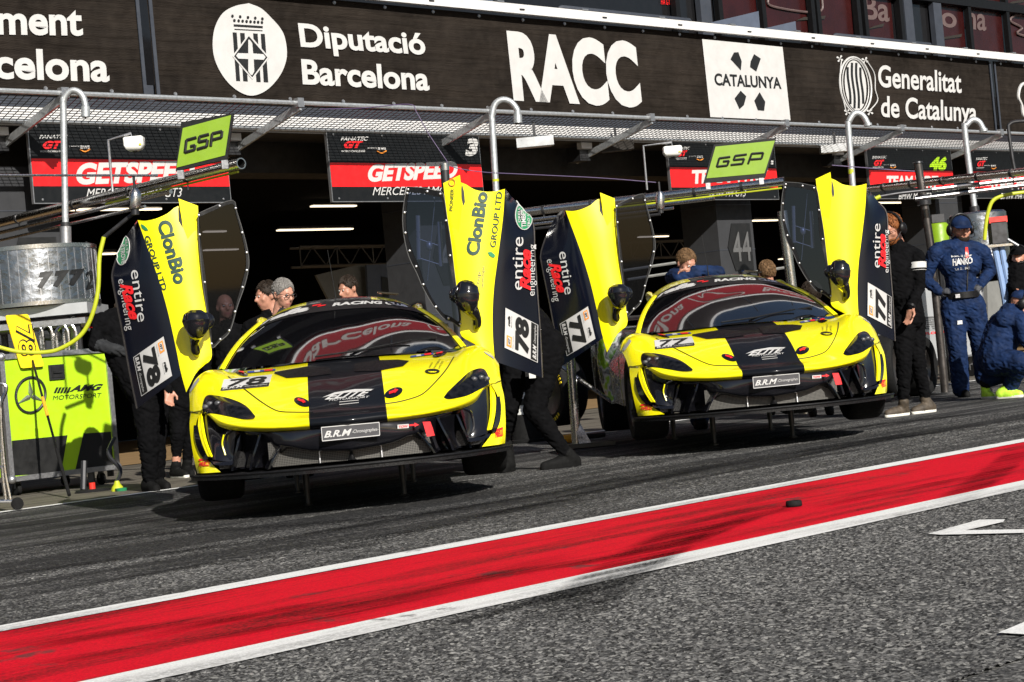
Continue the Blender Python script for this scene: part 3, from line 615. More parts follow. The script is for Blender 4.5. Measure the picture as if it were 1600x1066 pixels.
# partitions and hanging boards in the left garage
b = MB(); Q = [atP(q, 25) for q in [(494, 430), (560, 414), (573, 415), (577, 520), (540, 520)]]; b.poly(Q, 'light_panel', NO * .05)
tag(b.build('partition_panel', origin=Q[0], smooth=False), 'pale grey slanted partition behind the dark haired man', 'partition')
b = MB(); Q = [atP(q, 24.8) for q in [(573, 414), (620, 412), (640, 470), (640, 530), (578, 530)]]; b.poly(Q, 'blue_grey_panel', NO * .05); b.poly([atP(q, 24.78) for q in [(596, 432), (606, 434), (608, 464), (598, 464)]], 'black_vinyl')
tag(b.build('partition_panel', origin=Q[0], smooth=False), 'blue grey partition with a small black frame behind the left car', 'partition')
# ================================================================== THE RACE CARS (frame: x to the car's left side, y from nose to tail, z up)
CO, CPSI = np.array([-1.055, 11.5, 0.03]), math.radians(5.0)
EX = np.array([math.cos(CPSI), math.sin(CPSI), 0]); EY = np.array([-math.sin(CPSI), math.cos(CPSI), 0])
def toloc(w): d = V3(w) - CO; return np.array([d @ EX, d @ EY, d[2]])
CL = toloc(CAMP)
def lray(q): v = ray(*q); return np.array([v @ EX, v @ EY, v[2]])
def atB(q, b):                                # traced point at distance b behind the nose
    v = lray(q); return CL + v * ((b - CL[1]) / v[1])
k5 = zo(1556 / 540, 280, 430); kL = zo(1244 / 280, 290, 560); kR = zo(1105 / 280, 540, 520); kW = zo(1600 / 440, 330, 440)
dL = zo(711 / 240, 160, 280); dR = zo(711 / 240, 620, 260)

# ---- lower body shell: rows from the nose lip backwards, columns from the centre line outwards
NET = [
 [(0, .06, .515), (.245, .13, .515), (.39, .17, .522), (.546, .25, .532), (.71, .37, .550), (.826, .50, .585), (.905, .66, .655), (.985, .80, .66), (1.02, .86, .64)],
 [(0, .00, .545), (.245, .07, .545), (.39, .115, .548), (.546, .195, .556), (.71, .315, .574), (.826, .445, .608), (.919, .62, .683), (.995, .74, .69), (1.030, .80, .67)],
 [(0, .03, .585), (.245, .09, .585), (.39, .15, .582), (.546, .22, .592), (.71, .315, .598), (.826, .435, .628), (.915, .62, .695), (.995, .76, .705), (1.032, .82, .69)],
 [(0, .17, .622), (.24, .235, .625), (.40, .295, .637), (.54, .34, .638), (.71, .385, .622), (.826, .48, .648), (.915, .67, .720), (.995, .80, .735), (1.034, .86, .72)],
 [(0, .42, .736), (.24, .44, .732), (.42, .46, .720), (.56, .48, .712), (.70, .49, .700), (.81, .61, .750), (.90, .76, .785), (.995, .88, .785), (1.036, .92, .755)],
 [(0, .70, .842), (.24, .70, .838), (.44, .70, .818), (.585, .68, .792), (.68, .69, .792), (.80, .76, .830), (.90, .88, .850), (.99, .95, .835), (1.042, .99, .79)],
 [(0, .95, .906), (.24, .95, .903), (.45, .95, .886), (.63, .94, .872), (.72, .95, .880), (.82, .98, .918), (.92, 1.03, .925), (1.0, 1.06, .885), (1.048, 1.08, .82)],
 [(0, 1.17, .948), (.24, 1.18, .945), (.46, 1.20, .930), (.66, 1.23, .922), (.76, 1.24, .928), (.85, 1.22, .955), (.935, 1.22, .955), (1.01, 1.22, .905), (1.05, 1.22, .825)],
 [(0, 1.36, .960), (.24, 1.37, .957), (.48, 1.40, .945), (.70, 1.45, .935), (.79, 1.46, .925), (.865, 1.45, .942), (.945, 1.44, .935), (1.015, 1.42, .88), (1.05, 1.40, .76)],
 [(0, 1.6, .955), (.24, 1.6, .953), (.48, 1.62, .94), (.72, 1.66, .92), (.81, 1.66, .90), (.87, 1.66, .90), (.945, 1.64, .885), (1.015, 1.60, .82), (1.04, 1.54, .66)],
]
body = MB()
G = crom2(NET, 5, 5)
full = [[(-x, y, z) for x, y, z in r[:0:-1]] + [tuple(p) for p in r] for r in G]
body.grid(full, 'yellow_paint')
# greenhouse rails, roof
def base(v): a = abs(v); p = crom([(0, 1.15, .957), (.237, 1.16, .955), (.462, 1.25, .955), (.694, 1.40, .953), (.835, 1.53, .955)], 8); i = a * (len(p) - 1); j = min(int(i), len(p) - 2); q = p[j] + (p[j + 1] - p[j]) * (i - j); return np.array([math.copysign(q[0], v), q[1], q[2]])
def top(v): a = abs(v); p = crom([(0.000, 2.360, 1.399), (0.204, 2.350, 1.391), (0.367, 2.320, 1.366), (0.479, 2.280, 1.328), (0.576, 2.220, 1.277)], 8); i = a * (len(p) - 1); j = min(int(i), len(p) - 2); q = p[j] + (p[j + 1] - p[j]) * (i - j); return np.array([math.copysign(q[0], v), q[1], q[2]])
def wind(v, u):
    p = base(v) * (1 - u) + top(v) * u; k = math.sin(math.pi * u) * .024 * (1 - .3 * v * v)
    return p + np.array([math.copysign(.02, v) * math.sin(math.pi * u) * abs(v), -.45 * k, .9 * k])
VS = np.linspace(-1, 1, 41)
ROOF = [[top(v) + np.array([0, -.005, .002]) for v in VS]]
for y, s, dz in [(2.42, 1.005, .016), (2.52, 1.0, .030), (2.70, .985, .040), (2.9, .97, .036), (3.1, .94, .01), (3.35, .88, -.08), (3.8, .80, -.2), (4.3, .74, -.30)]:
    ROOF.append([np.array([top(v)[0] * s, y + (top(v)[1] - 2.36) * .3, top(v)[2] + dz - (.015 * abs(v) ** 3 * (y > 2.2))]) for v in VS])
body.grid([[tuple(p) for p in r] for r in ROOF], 'yellow_paint')
for sd in (-1, 1):                             # A-pillars and roof rails
    rows = []
    for u in np.linspace(-.02, 1.0, 16):
        a = wind(sd * 1.0, max(u, 0)) + (np.array([0, 0, .02 * u]) if u < 0 else 0)
        rows.append([a + np.array([-sd * .006, -.004, .006]), a + np.array([sd * .012, -.012, .012]), a + np.array([sd * .032, .004, .010]), a + np.array([sd * .045, .035, -.01]), a + np.array([sd * .045, .07, -.04])])
    body.grid([[tuple(p) for p in r] for r in (rows if sd > 0 else [r[::-1] for r in rows])], 'yellow_paint')
    rail = [wind(sd, 1.0) + np.array([sd * .03, 0.02, -.005]), np.array([sd * .60, 2.5, 1.30]), np.array([sd * .58, 2.75, 1.30]), np.array([sd * .54, 3.0, 1.22]), np.array([sd * .6, 3.4, 1.05])]
    rl = crom(rail, 5); body.tube(rl, [float(x) for x in np.interp(np.linspace(0, 1, len(rl)), [0, .12, .3, 1], [.004, .014, .034, .034])], 'yellow_paint', 8)
    # front corner below the seam, arch lip, trailing piece of the fender
    C = [[(.955, .66, .685), (.995, .735, .69), (1.030, .795, .675)], [(.990, .67, .60), (1.012, .70, .60), (1.036, .735, .60)], [(.985, .655, .50), (1.01, .68, .50), (1.033, .71, .50)], [(.945, .60, .40), (.985, .63, .40), (1.024, .685, .40)], [(.885, .46, .34), (.96, .56, .335), (1.015, .675, .33)], [(.834, .35, .298), (.95, .50, .295), (1.008, .67, .292)]]
    g_ = crom2(C, 4, 4); g_ = [[(p[0] * sd, p[1], p[2]) for p in r] for r in g_]
    body.grid(g_ if sd > 0 else [r[::-1] for r in g_], 'yellow_paint')
    # inner yellow blade between duct and slot
    bl = crom([(.953, .685, .69), (.955, .63, .60), (.938, .56, .50), (.905, .475, .41), (.893, .45, .395)], 5); wd = np.interp(np.linspace(0, 1, len(bl)), [0, .25, .8, 1], [.010, .020, .017, .008])
    body.grid([[(p[0] * sd + d * w * sd * (1 if sd > 0 else 1), p[1] - .012 * (1 - d * d) + .02 * (d > 0), p[2]) for d in ((-1, -.3, .4, 1) if sd > 0 else (1, .4, -.3, -1))] for p, w in zip(bl, wd)], 'yellow_paint')
    # fender side behind the wheel, sill, rear haunch with arch
    ar = lambda t, y0, r: (y0 + r * math.cos(t), .43 + r * math.sin(t))
    S = [(1.045, 1.42, .70), (1.04, 1.52, .66)]
    body.grid([[(sd * 1.045, 1.40, .80), (sd * 1.04, 1.55, .72)], [(sd * 1.045, 1.41, .55), (sd * 1.03, 1.62, .5)], [(sd * 1.03, 1.42, .33), (sd * 1.0, 1.66, .31)]] if sd > 0 else [[(sd * 1.04, 1.55, .72), (sd * 1.045, 1.40, .80)], [(sd * 1.03, 1.62, .5), (sd * 1.045, 1.41, .55)], [(sd * 1.0, 1.66, .31), (sd * 1.03, 1.42, .33)]], 'yellow_paint')
BODYB = body.bvh()
def onbody(q, off=.005):
    for k in range(14):
        d = Vector(lray((q[0], q[1] + k * 1.5))).normalized(); h = BODYB.ray_cast(Vector(CL), d)
        if h[0] is not None: break
    if h[0] is None: return None
    n = h[1] if h[1].dot(d) < 0 else -h[1]
    return np.array(h[0] + n * off)
def decal_quad(b, pts, m, off, nu=8, nv=5, fn=onbody):
    a, c, d, e = [np.array(p, float) for p in pts]; P = []
    for j in range(nv + 1):
        r = []
        for i in range(nu + 1):
            u, v = i / nu, j / nv; q = (a * (1 - u) + c * u) * (1 - v) + (e * (1 - u) + d * u) * v
            w = fn(q, off)
            if w is None: return
            r.append(w)
        P.append(r)
    b.grid(P, m)
def decal_text(b, k, t, P0, P1, U, m, off=.008, bold=.02, shear=0., fn=onbody):
    A = np.array(k(*P0)); B = np.array(k(*P1)); C = np.array(k(P0[0] + U[0], P0[1] + U[1])) - A
    uv, f = (text_cut if fn is onbody or len(t) < 4 else text_mesh)(t, bold, shear); vs = [fn(A + (B - A) * x + C * y, off) for x, y in uv]
    if any(v is None for v in vs): print('decal miss', t); return
    b.add(vs, f, m, True)
def K(k, *pts): return [k(*p) for p in pts]
# rear quarter, green and white reflections painted into its colour
rear = MB()
for sd in (-1, 1):
    R_ = []
    for y, xt, zt_, xb, zb_ in [(2.95, .80, .98, .90, .36), (3.15, .96, 1.02, .99, .36), (3.35, 1.02, 1.03, 1.035, .55), (3.5, 1.03, 1.03, 1.045, .76), (3.72, 1.03, 1.03, 1.05, .80), (3.95, 1.02, 1.02, 1.045, .74), (4.12, 1.0, 1.0, 1.03, .5), (4.4, .95, .97, .97, .38)]:
        R_.append([(sd * .5, y, zt_ + .03), (sd * (xt - .12), y, zt_ + .02), (sd * xt, y, zt_ - .06), (sd * (xb + .005), y, (zt_ + zb_) / 2), (sd * xb, y, zb_)])
    R_ = crom2(R_, 3, 3); rear.grid([[tuple(p) for p in (r if sd < 0 else r[::-1])] for r in R_], 'green_white_reflection')
rear.grid([[(-.9, 4.4, .38), (-.95, 4.45, .97), (0, 4.5, 1.0), (.95, 4.45, .97), (.9, 4.4, .38)], [(-.8, 4.5, .3), (-.8, 4.55, .7), (0, 4.6, .7), (.8, 4.55, .7), (.8, 4.5, .3)]], 'satin_black')
tub = MB()
tub.box((0, 2.35, .60), (1.62, 1.5, .62), 'satin_black'); tub.box((0, 1.5, .36), (1.7, 2.0, .10), 'carbon'); tub.box((0, .82, .46), (1.36, .5, .34), 'satin_black'); tub.box((0, 1.35, .40), (1.15, .9, .22), 'satin_black'); tub.box((0, 3.6, .55), (1.4, 1.6, .5), 'satin_black')
for sd in (-1, 1):
    tub.grid([[(sd * .93, 1.62, .34), (sd * .93, 1.62, .66), (sd * .84, 1.62, .82)], [(sd * .95, 2.3, .34), (sd * .95, 2.3, .56), (sd * .82, 2.3, .66)], [(sd * .96, 3.0, .36), (sd * .98, 3.0, .7), (sd * .86, 3.0, .9)]], 'silver_body')
    tub.poly([(sd * .955, 1.66, .40), (sd * .955, 2.4, .40), (sd * .955, 2.3, .56), (sd * .955, 1.75, .64)], 'white_vinyl', (sd * .004, 0, 0))
    for p in ([(sd * .62, 1.75, .9), (sd * .56, 2.1, 1.22), (sd * .52, 2.7, 1.22), (sd * .6, 3.0, .9)], [(sd * .56, 2.1, 1.22), (sd * .62, 2.9, .7)]): tub.tube(crom(p, 4), .02, 'dark_steel', 8)
wing = MB()
wing.grid([[(x, y, z) for x in (-.9, 0, .9)] for y, z in [(4.35, 1.13), (4.42, 1.16), (4.6, 1.155), (4.7, 1.18), (4.6, 1.13), (4.42, 1.13), (4.35, 1.13)]], 'carbon')
for sd in (-1, 1): wing.box((sd * .9, 4.52, 1.10), (.012, .4, .22), 'carbon'); wing.bar((sd * .45, 4.2, .9), (sd * .45, 4.45, 1.13), .02, .08, 'carbon')

# ---- front bumper, ducts, grille, splitter
bump_ = MB()
rows = [
 [(0, .11, .53), (.25, .17, .53), (.40, .21, .54), (.55, .29, .55), (.71, .41, .565), (.83, .54, .60)],
 [(0, .05, .52), (.25, .115, .52), (.40, .16, .52), (.55, .26, .52), (.70, .42, .53), (.81, .58, .55)],
 [(0, .05, .47), (.25, .105, .47), (.41, .15, .475), (.54, .30, .47), (.70, .47, .47), (.80, .62, .48)],
 [(0, .07, .40), (.25, .115, .415), (.41, .15, .44), (.53, .33, .42), (.69, .50, .41), (.80, .62, .41)],
 [(0, .10, .365), (.25, .14, .385), (.405, .17, .425), (.52, .36, .37), (.68, .50, .36), (.79, .60, .36)],
 [(0, .22, .36), (.25, .24, .375), (.40, .22, .41), (.51, .36, .31), (.67, .48, .30), (.78, .55, .30)]]
gg = crom2(rows, 3, 3); bump_.grid([[(-x, y, z) for x, y, z in r[:0:-1]] + [tuple(p) for p in r] for r in gg], 'gloss_black')
for sd in (-1, 1):
    for a in ([(.40, .13, .46), (.435, .12, .42), (.48, .13, .36), (.515, .15, .295)], [(.555, .22, .515), (.585, .22, .44), (.62, .24, .36), (.64, .27, .295)], [(.69, .34, .52), (.715, .34, .44), (.745, .36, .36), (.76, .38, .295)]):
        a = [(q[0], q[1] + .045, q[2]) for q in a]; c_ = crom(a, 4); bump_.grid([[(sd * (p[0] - .02), p[1] + .10, p[2]), (sd * p[0], p[1], p[2]), (sd * (p[0] + .014), p[1] + .01, p[2] - .002), (sd * (p[0] + .04), p[1] + .12, p[2])] if sd > 0 else [(sd * (p[0] + .04), p[1] + .12, p[2]), (sd * (p[0] + .014), p[1] + .01, p[2] - .002), (sd * p[0], p[1], p[2]), (sd * (p[0] - .02), p[1] + .10, p[2])] for p in c_], 'gloss_black')
    # glossy duct box under the headlight, slot beside the blade
    D = [[(.72, .375, .54), (.80, .47, .58), (.885, .60, .655), (.935, .68, .675)], [(.735, .40, .47), (.80, .46, .50), (.88, .55, .54), (.93, .62, .57)], [(.75, .42, .40), (.80, .44, .415), (.86, .47, .43), (.90, .52, .45)], [(.76, .42, .355), (.80, .42, .36), (.85, .42, .37), (.885, .45, .38)]]
    D = crom2(D, 3, 3); D = [[(sd * p[0], p[1], p[2]) for p in (r if sd > 0 else r[::-1])] for r in D]; bump_.grid(D, 'gloss_black')
    bump_.tube(crom([(sd * .735, .395, .555), (sd * .79, .45, .52), (sd * .80, .445, .43), (sd * .765, .42, .37)], 4), .009, 'gloss_black', 6)
    if sd < 0: bump_.tube(crom([(sd * .80, .44, .53), (sd * .815, .445, .47), (sd * .80, .43, .40)], 4), .005, 'yellow_paint', 6)
    SL = [[(.960, .665, .60), (1.004, .70, .605)], [(.965, .635, .53), (1.004, .67, .53)], [(.95, .585, .45), (.985, .635, .44)], [(.915, .505, .385), (.945, .565, .375)]]
    SL = [[(sd * p[0], p[1] - .018, p[2]) for p in (r if sd > 0 else r[::-1])] for r in crom2(SL, 4, 2)]; bump_.grid(SL, 'gloss_black')
    bump_.grid([[(sd * p[0], p[1], p[2]) for p in (r if sd > 0 else r[::-1])] for r in [[(.75, .37, .36), (.84, .39, .36), (.905, .49, .375)], [(.76, .36, .335), (.84, .36, .34), (.90, .45, .355)]]], 'gloss_black')
grille = MB(); gz = []
for z0_, y in ((.455, .20), (.30, .20)): gz.append([(x, y + abs(x) * .12, z0_) for x in np.linspace(-.52, .52, 13)])
grille.grid(gz, 'grille_wire')
for x in (-.2, .19): grille.bar((x, .20, .30), (x, .21, .40), .006, .006, 'aluminium')
grille.tube([(0, .16, .30), (0, .165, .325), (0, .17, .36)], [.028, .014, .006], 'satin_black', 8)
split = MB(); ol = crom([(0, -.03, 0), (.25, -.02, 0), (.464, .04, 0), (.674, .14, 0), (.839, .29, 0), (.97, .45, 0), (1.045, .60, 0)], 4)
out = [(-p[0], p[1]) for p in ol[:0:-1]] + [(p[0], p[1]) for p in ol] + [(1.05, .74), (.72, .9), (-.72, .9), (-1.05, .74)]
n_ = len(out)
split.poly([(x, y, .250) for x, y in out], 'carbon', (0, 0, .030))
split.tube([(x, y, .279) for x, y in out[:n_ - 4]], .009, 'satin_black', 6)
plate = MB(); Pq = [atB(q, .035) for q in K(k5, (645, 747), (903, 721), (900, 663), (640, 686))]
nrm = np.array([0, -1, .1]); plate.poly(Pq, 'plate_grey', np.array([0, .012, 0]))
def pl(q, off=0): return atB(q, .035) + np.array([0, -.003 - off, 0])
for i in range(4):
    a, c_ = Pq[i], Pq[(i + 1) % 4]; plate.bar(a + np.array([0, -.002, 0]), c_ + np.array([0, -.002, 0]), .004, .005, 'white_vinyl')
decal_text(plate, k5, 'B.R.M', (652, 733), (775, 721), (2, -30), 'white_vinyl', .002, .03, .3, pl); decal_text(plate, k5, '-Chronographes-', (778, 712), (897, 700), (0, -15), 'white_vinyl', .002, .0, .2, pl)
# ---- details laid on the body skin
trim = {}
def tpart(n): return trim.setdefault(n, [])
hl = []
for k, up, lo in [(kR, [(605, 400), (622, 375), (645, 352), (700, 300), (760, 245), (800, 228), (830, 222), (858, 232), (878, 270), (885, 312)], [(605, 402), (635, 413), (700, 403), (760, 386), (830, 350), (884, 316)]),
                  (kL, [(485, 405), (440, 350), (380, 310), (300, 280), (220, 262), (160, 258), (134, 280), (120, 330), (124, 383)], [(485, 408), (468, 424), (400, 426), (300, 406), (200, 386), (126, 386)])]:
    U_, Lo = crom([np.array([*q, 0]) for q in up], 6), crom([np.array([*q, 0]) for q in lo], 6)
    t = np.linspace(0, 1, 24); ip = lambda P, f: np.array([P[min(int(f * (len(P) - 1)), len(P) - 2)][c_] + (P[min(int(f * (len(P) - 1)) + 1, len(P) - 1)][c_] - P[min(int(f * (len(P) - 1)), len(P) - 2)][c_]) * (f * (len(P) - 1) - min(int(f * (len(P) - 1)), len(P) - 2)) for c_ in (0, 1)])
    P = []
    for f in t:
        a, c_ = ip(U_, f), ip(Lo, f); row = []
        for w in np.linspace(0, 1, 8):
            q = k(*(a * (1 - w) + c_ * w)); p = onbody(q, .004 + .014 * math.sin(math.pi * w) * math.sin(math.pi * f) ** .5); row.append(p if p is not None else row[-1])
        P.append(row)
    b = MB(); b.grid(P, 'headlight_lens'); hl.append(b)
    for i in (1, 2, 3):                          # projector units behind the lens
        f = .45 + .14 * i; a, c_ = ip(U_, f), ip(Lo, f); p = onbody(k(*(a * .55 + c_ * .45)), .017)
        if p is not None: b.ell(p, (.022, .012, .017), 'plate_grey')
vents = []
for pts in (K(kW, (358, 525), (430, 552), (560, 545), (684, 528), (672, 492), (550, 486), (365, 517)), K(kW, (815, 515), (950, 512), (1090, 485), (1125, 455), (1060, 448), (930, 452), (815, 470))):
    b = MB(); c_ = np.mean(pts, 0); P = [onbody(q, .006) for q in pts]
    cc = onbody(c_, .026); n = len(P); b.add(P + [cc], [(i, (i + 1) % n, n) for i in range(n)], 'satin_black')
    vents.append(b)
pins = []
for k, c_ in ((kL, (810, 308)), (kL, (390, 108)), (kR, (296, 374)), (kR, (582, 136))):
    b = MB(); sx, sy = (56, 30) if c_[1] > 200 else (45, 15); ds = -1 if k is kR else 1
    P = [onbody(k(c_[0] + sx * math.cos(a), c_[1] + sy * math.sin(a) + ds * .28 * sx * math.cos(a)), .006) for a in np.linspace(0, 2 * math.pi, 16, False)]
    cc = onbody(k(*c_), .014); b.add(P + [cc], [(i, (i + 1) % 16, 16) for i in range(16)], 'gloss_black')
    Q = [onbody(k(c_[0] + x * sx * .5, c_[1] + (y + ds * .55 * x) * sy * .6), .016) for x, y in ((-1, -.4), (.2, -.4), (.2, -.8), (1, 0), (.2, .8), (.2, .4), (-1, .4))]; b.poly(Q, 'red_vinyl')
    pins.append(b)
def hood_number(num):
    b = MB(); k = kL
    decal_quad(b, K(k, (245, 232), (580, 198), (602, 118), (266, 152)), 'white_vinyl', .006)
    decal_quad(b, K(k, (245, 232), (580, 198), (585, 176), (250, 212)), 'black_vinyl', .009)
    decal_text(b, k, 'B.R.M', (256, 227), (400, 212), (1, -14), 'white_vinyl', .012, .02, .3); decal_text(b, k, '-Chronographes', (405, 211), (570, 194), (0, -8), 'white_vinyl', .012, 0, .2)
    decal_text(b, k, num, (288, 206), (560, 180), (9, -47), 'black_vinyl', .011, .02, .15)
    return b
# panel gaps and badges belong to the body mesh
def seam(k, pts, w=.004, off=.003):
    P = [onbody(k(*q[:2]), off) for q in crom([np.array([*q, 0]) for q in pts], 6)]; body.tube([p for p in P if p is not None], w, 'black_vinyl', 5)
seam(kR, [(240, 441), (320, 430), (400, 410), (460, 388), (500, 360), (560, 300), (620, 230), (668, 152)]); seam(kL, [(886, 377), (760, 377), (660, 372), (600, 350), (520, 300), (420, 225), (295, 130)])
seam(kR, [(885, 326), (920, 312), (955, 298)], .003); seam(kL, [(112, 382), (70, 376), (22, 366)], .003)
decal_text(body, k5, 'ELITE', (655, 566), (858, 545), (14, -26), 'white_vinyl', .008, .03, .5)
decal_text(body, k5, 'MOTORSPORT', (675, 572), (855, 556), (1, -8), 'white_vinyl', .008, .0, .2)
P_ = K(k5, (645, 556), (700, 534), (790, 519), (880, 518), (800, 527), (720, 540)); P_ = [onbody(q, .009) for q in P_]
if all(p is not None for p in P_): body.poly(P_, 'white_vinyl')
P_ = [onbody(q, .008) for q in K(k5, (722, 588), (808, 579), (808, 568), (722, 576))]; body.tube(P_, .002, 'white_vinyl', 4, closed=True)
decal_text(body, kR, 'KING', (522, 222), (540, 190), (-10, -3), 'black_vinyl', .007, .0); decal_text(body, kR, 'PAYMENT', (552, 225), (590, 168), (-10, -4), 'black_vinyl', .007, .0); decal_text(body, kR, 'LIMITED', (580, 228), (606, 182), (-10, -4), 'black_vinyl', .007, .0)
P_ = [onbody(kR(535 + 46 * math.cos(a), 243 + 15 * math.sin(a)), .007) for a in np.linspace(0, 2 * math.pi, 20, False)]; body.poly(P_, 'black_vinyl')
for dx in (-8, 8):
    P_ = [onbody(kR(535 + dx + 20 * math.cos(a), 243 + 9 * math.sin(a)), .010) for a in np.linspace(.6, 2.6, 7)]; body.tube(P_, .003, 'yellow_paint', 4)
for k, q in ((kR, [(400, 148), (540, 128), (545, 138), (402, 158)]), (kL, [(430, 95), (625, 78), (625, 90), (430, 108)])):
    decal_quad(body, K(k, *q), 'flag_blue', .006, 4, 1); a = [np.array(p) for p in q]; decal_quad(body, K(k, a[0] * .4 + a[1] * .6, a[0] * .1 + a[1] * .9, a[3] * .1 + a[2] * .9, a[3] * .4 + a[2] * .6), 'red_vinyl', .008, 2, 1)
    decal_quad(body, K(k, a[0] * .75 + a[1] * .25, a[0] * .55 + a[1] * .45, a[3] * .55 + a[2] * .45, a[3] * .75 + a[2] * .25), 'white_vinyl', .008, 2, 1)
for k, P0, P1 in ((kL, (98, 752), (166, 748)), (kR, (922, 652), (966, 634))):
    U_ = (2, -30) if k is kL else (-2, -36); decal_text(body, k, 'PIRELLI', P0, P1, U_, 'red_vinyl', .006, .04)
    A = [(P0[0] - 2, P0[1] - 52), (P1[0], P1[1] - 52), (P1[0], P1[1] - 38), (P0[0] - 2, P0[1] - 38)]; decal_quad(body, K(k, *A), 'red_vinyl', .006, 3, 1)
for k, c_ in ((kL, (60, 175)), (kR, (880, 138))):
    sd = -1 if k is kL else 1
    decal_quad(body, K(k, (c_[0] - 28 * sd * -1, c_[1] + 40), (c_[0] + 34 * sd * -1, c_[1] - 40), (c_[0] + 40 * sd * -1, c_[1] - 20), (c_[0] - 20 * sd * -1, c_[1] + 62)) if sd < 0 else K(k, (848, 118), (905, 150), (912, 166), (862, 134)), 'silver_panel', .006, 3, 2)
tow = MB(); tq = [atB(kR(*q), .10) for q in [(475, 550), (522, 548), (538, 590), (550, 634), (502, 640), (490, 600)]]; tow.poly(tq, 'red_vinyl', (0, .012, 0)); tow.bar(tq[3] + np.array([-.02, .005, -.005]), tq[3] + np.array([.0, .02, -.08]), .03, .02, 'gloss_black')
towl = MB(); Tf = lambda q, off=0: atB(q, .10 - off)
decal_quad(towl, K(k5, (983, 692), (1034, 688), (1034, 670), (983, 674)), 'white_vinyl', 0, 1, 1, Tf); decal_text(towl, k5, 'TOW', (988, 689), (1030, 685), (0, -11), 'red_vinyl', .003, .03, 0, Tf)
towl.poly([Tf(q, .001) for q in K(k5, (1036, 680), (1060, 678), (1060, 683), (1080, 674), (1058, 664), (1060, 670), (1036, 673))], 'red_vinyl')
# ---- glass with sun strip
glass = MB(); US = np.linspace(0, 1, 18); glass.grid([[tuple(wind(v, u)) for v in VS] for u in US], 'windscreen_glass')
strip_ = MB()
def won(v, u, off): 
    p = wind(v, u); a = wind(v + .01, u) - wind(v - .01, u); c_ = wind(v, min(u + .01, 1.02)) - wind(v, u - .01); n = np.cross(a, c_); n /= np.linalg.norm(n); return p + n * off
strip_.grid([[won(v, u, .004) for v in np.linspace(-.985, .985, 40)] for u in np.linspace(.80, .995, 5)], 'black_vinyl')
def wtext(t, v0, v1, u0, du, m, bold, sh, skew=0.):
    uv, f = text_mesh(t, bold, sh); strip_.add([won(v0 + (v1 - v0) * x, u0 + du * y + skew * (1 - x), .008) for x, y in uv], f, m, True)
wtext('RACING CLUB', -.06, .74, .875, .070, 'white_vinyl', .05, .2); wtext('rafa', -.90, -.26, .845, .115, 'white_vinyl', .06, .3)
strip_.poly([won(v, u, .008) for v, u in ((-.24, .93), (-.16, .94), (-.15, .96), (-.23, .955))], 'red_vinyl'); strip_.poly([won(v, u, .008) for v, u in ((-.19, .90), (-.12, .91), (-.11, .93), (-.18, .925))], 'red_vinyl')
wiper = MB(); wiper.tube([won(-.2, .03, .015), won(.1, .05, .018), won(.52, .14, .02)], .007, 'satin_black', 6); wiper.bar(won(.05, .05, .012), won(.75, .2, .012), .012, .012, 'satin_black')
aer = MB(); aer.tube([(-.02, 2.7, 1.42), (-.03, 2.7, 1.57), (-.05, 2.7, 1.81)], [.006, .003, .002], 'satin_black', 6)
roofhatch = MB(); roofhatch.poly([(.30, 2.65, 1.447), (.46, 2.65, 1.42), (.44, 2.8, 1.42), (.30, 2.8, 1.447)], 'gloss_black', (0, 0, .01))
# ---- wheels
def tyre_mb(w, r):
    b = MB(); h = w / 2
    b.lathe([(r * .68, -h * .86), (r * .8, -h), (r * .93, -h * .96), (r * .99, -h * .78), (r, -h * .5), (r, h * .5), (r * .99, h * .78), (r * .93, h * .96), (r * .8, h), (r * .68, h * .86), (r * .66, 0), (r * .68, -h * .86)], 'rubber', axis=(1, 0, 0), n=40); return b
def rim_mb(w, r, sd):
    b = MB(); h = w / 2
    b.lathe([(r * .70, h * .84), (r * .66, h * .86), (r * .63, h * .7), (r * .62, 0)], 'rim_metal', axis=(sd, 0, 0), n=40)
    b.lathe([(.001, h * .4), (.05, h * .42), (.065, h * .35), (.075, h * .2)], 'rim_metal', axis=(sd, 0, 0), n=20); b.lathe([(.001, h * .1), (r * .62, h * .08)], 'black_vinyl', axis=(sd, 0, 0), n=24)
    b.lathe([(.001, h * .62), (.03, h * .6), (.04, h * .4)], 'red_plastic', axis=(sd, 0, 0), n=12)
    for i in range(10):
        a = i * math.pi / 5; d = np.array([0, math.cos(a), math.sin(a)]); d2 = np.array([0, math.cos(a + .16), math.sin(a + .16)])
        for e in (d, d2): b.bar(np.array([sd * h * .38, 0, 0]) + d * .06, np.array([sd * h * .74, 0, 0]) + e * r * .65, .014, .02, 'rim_metal', (sd, 0, 0))
    return b
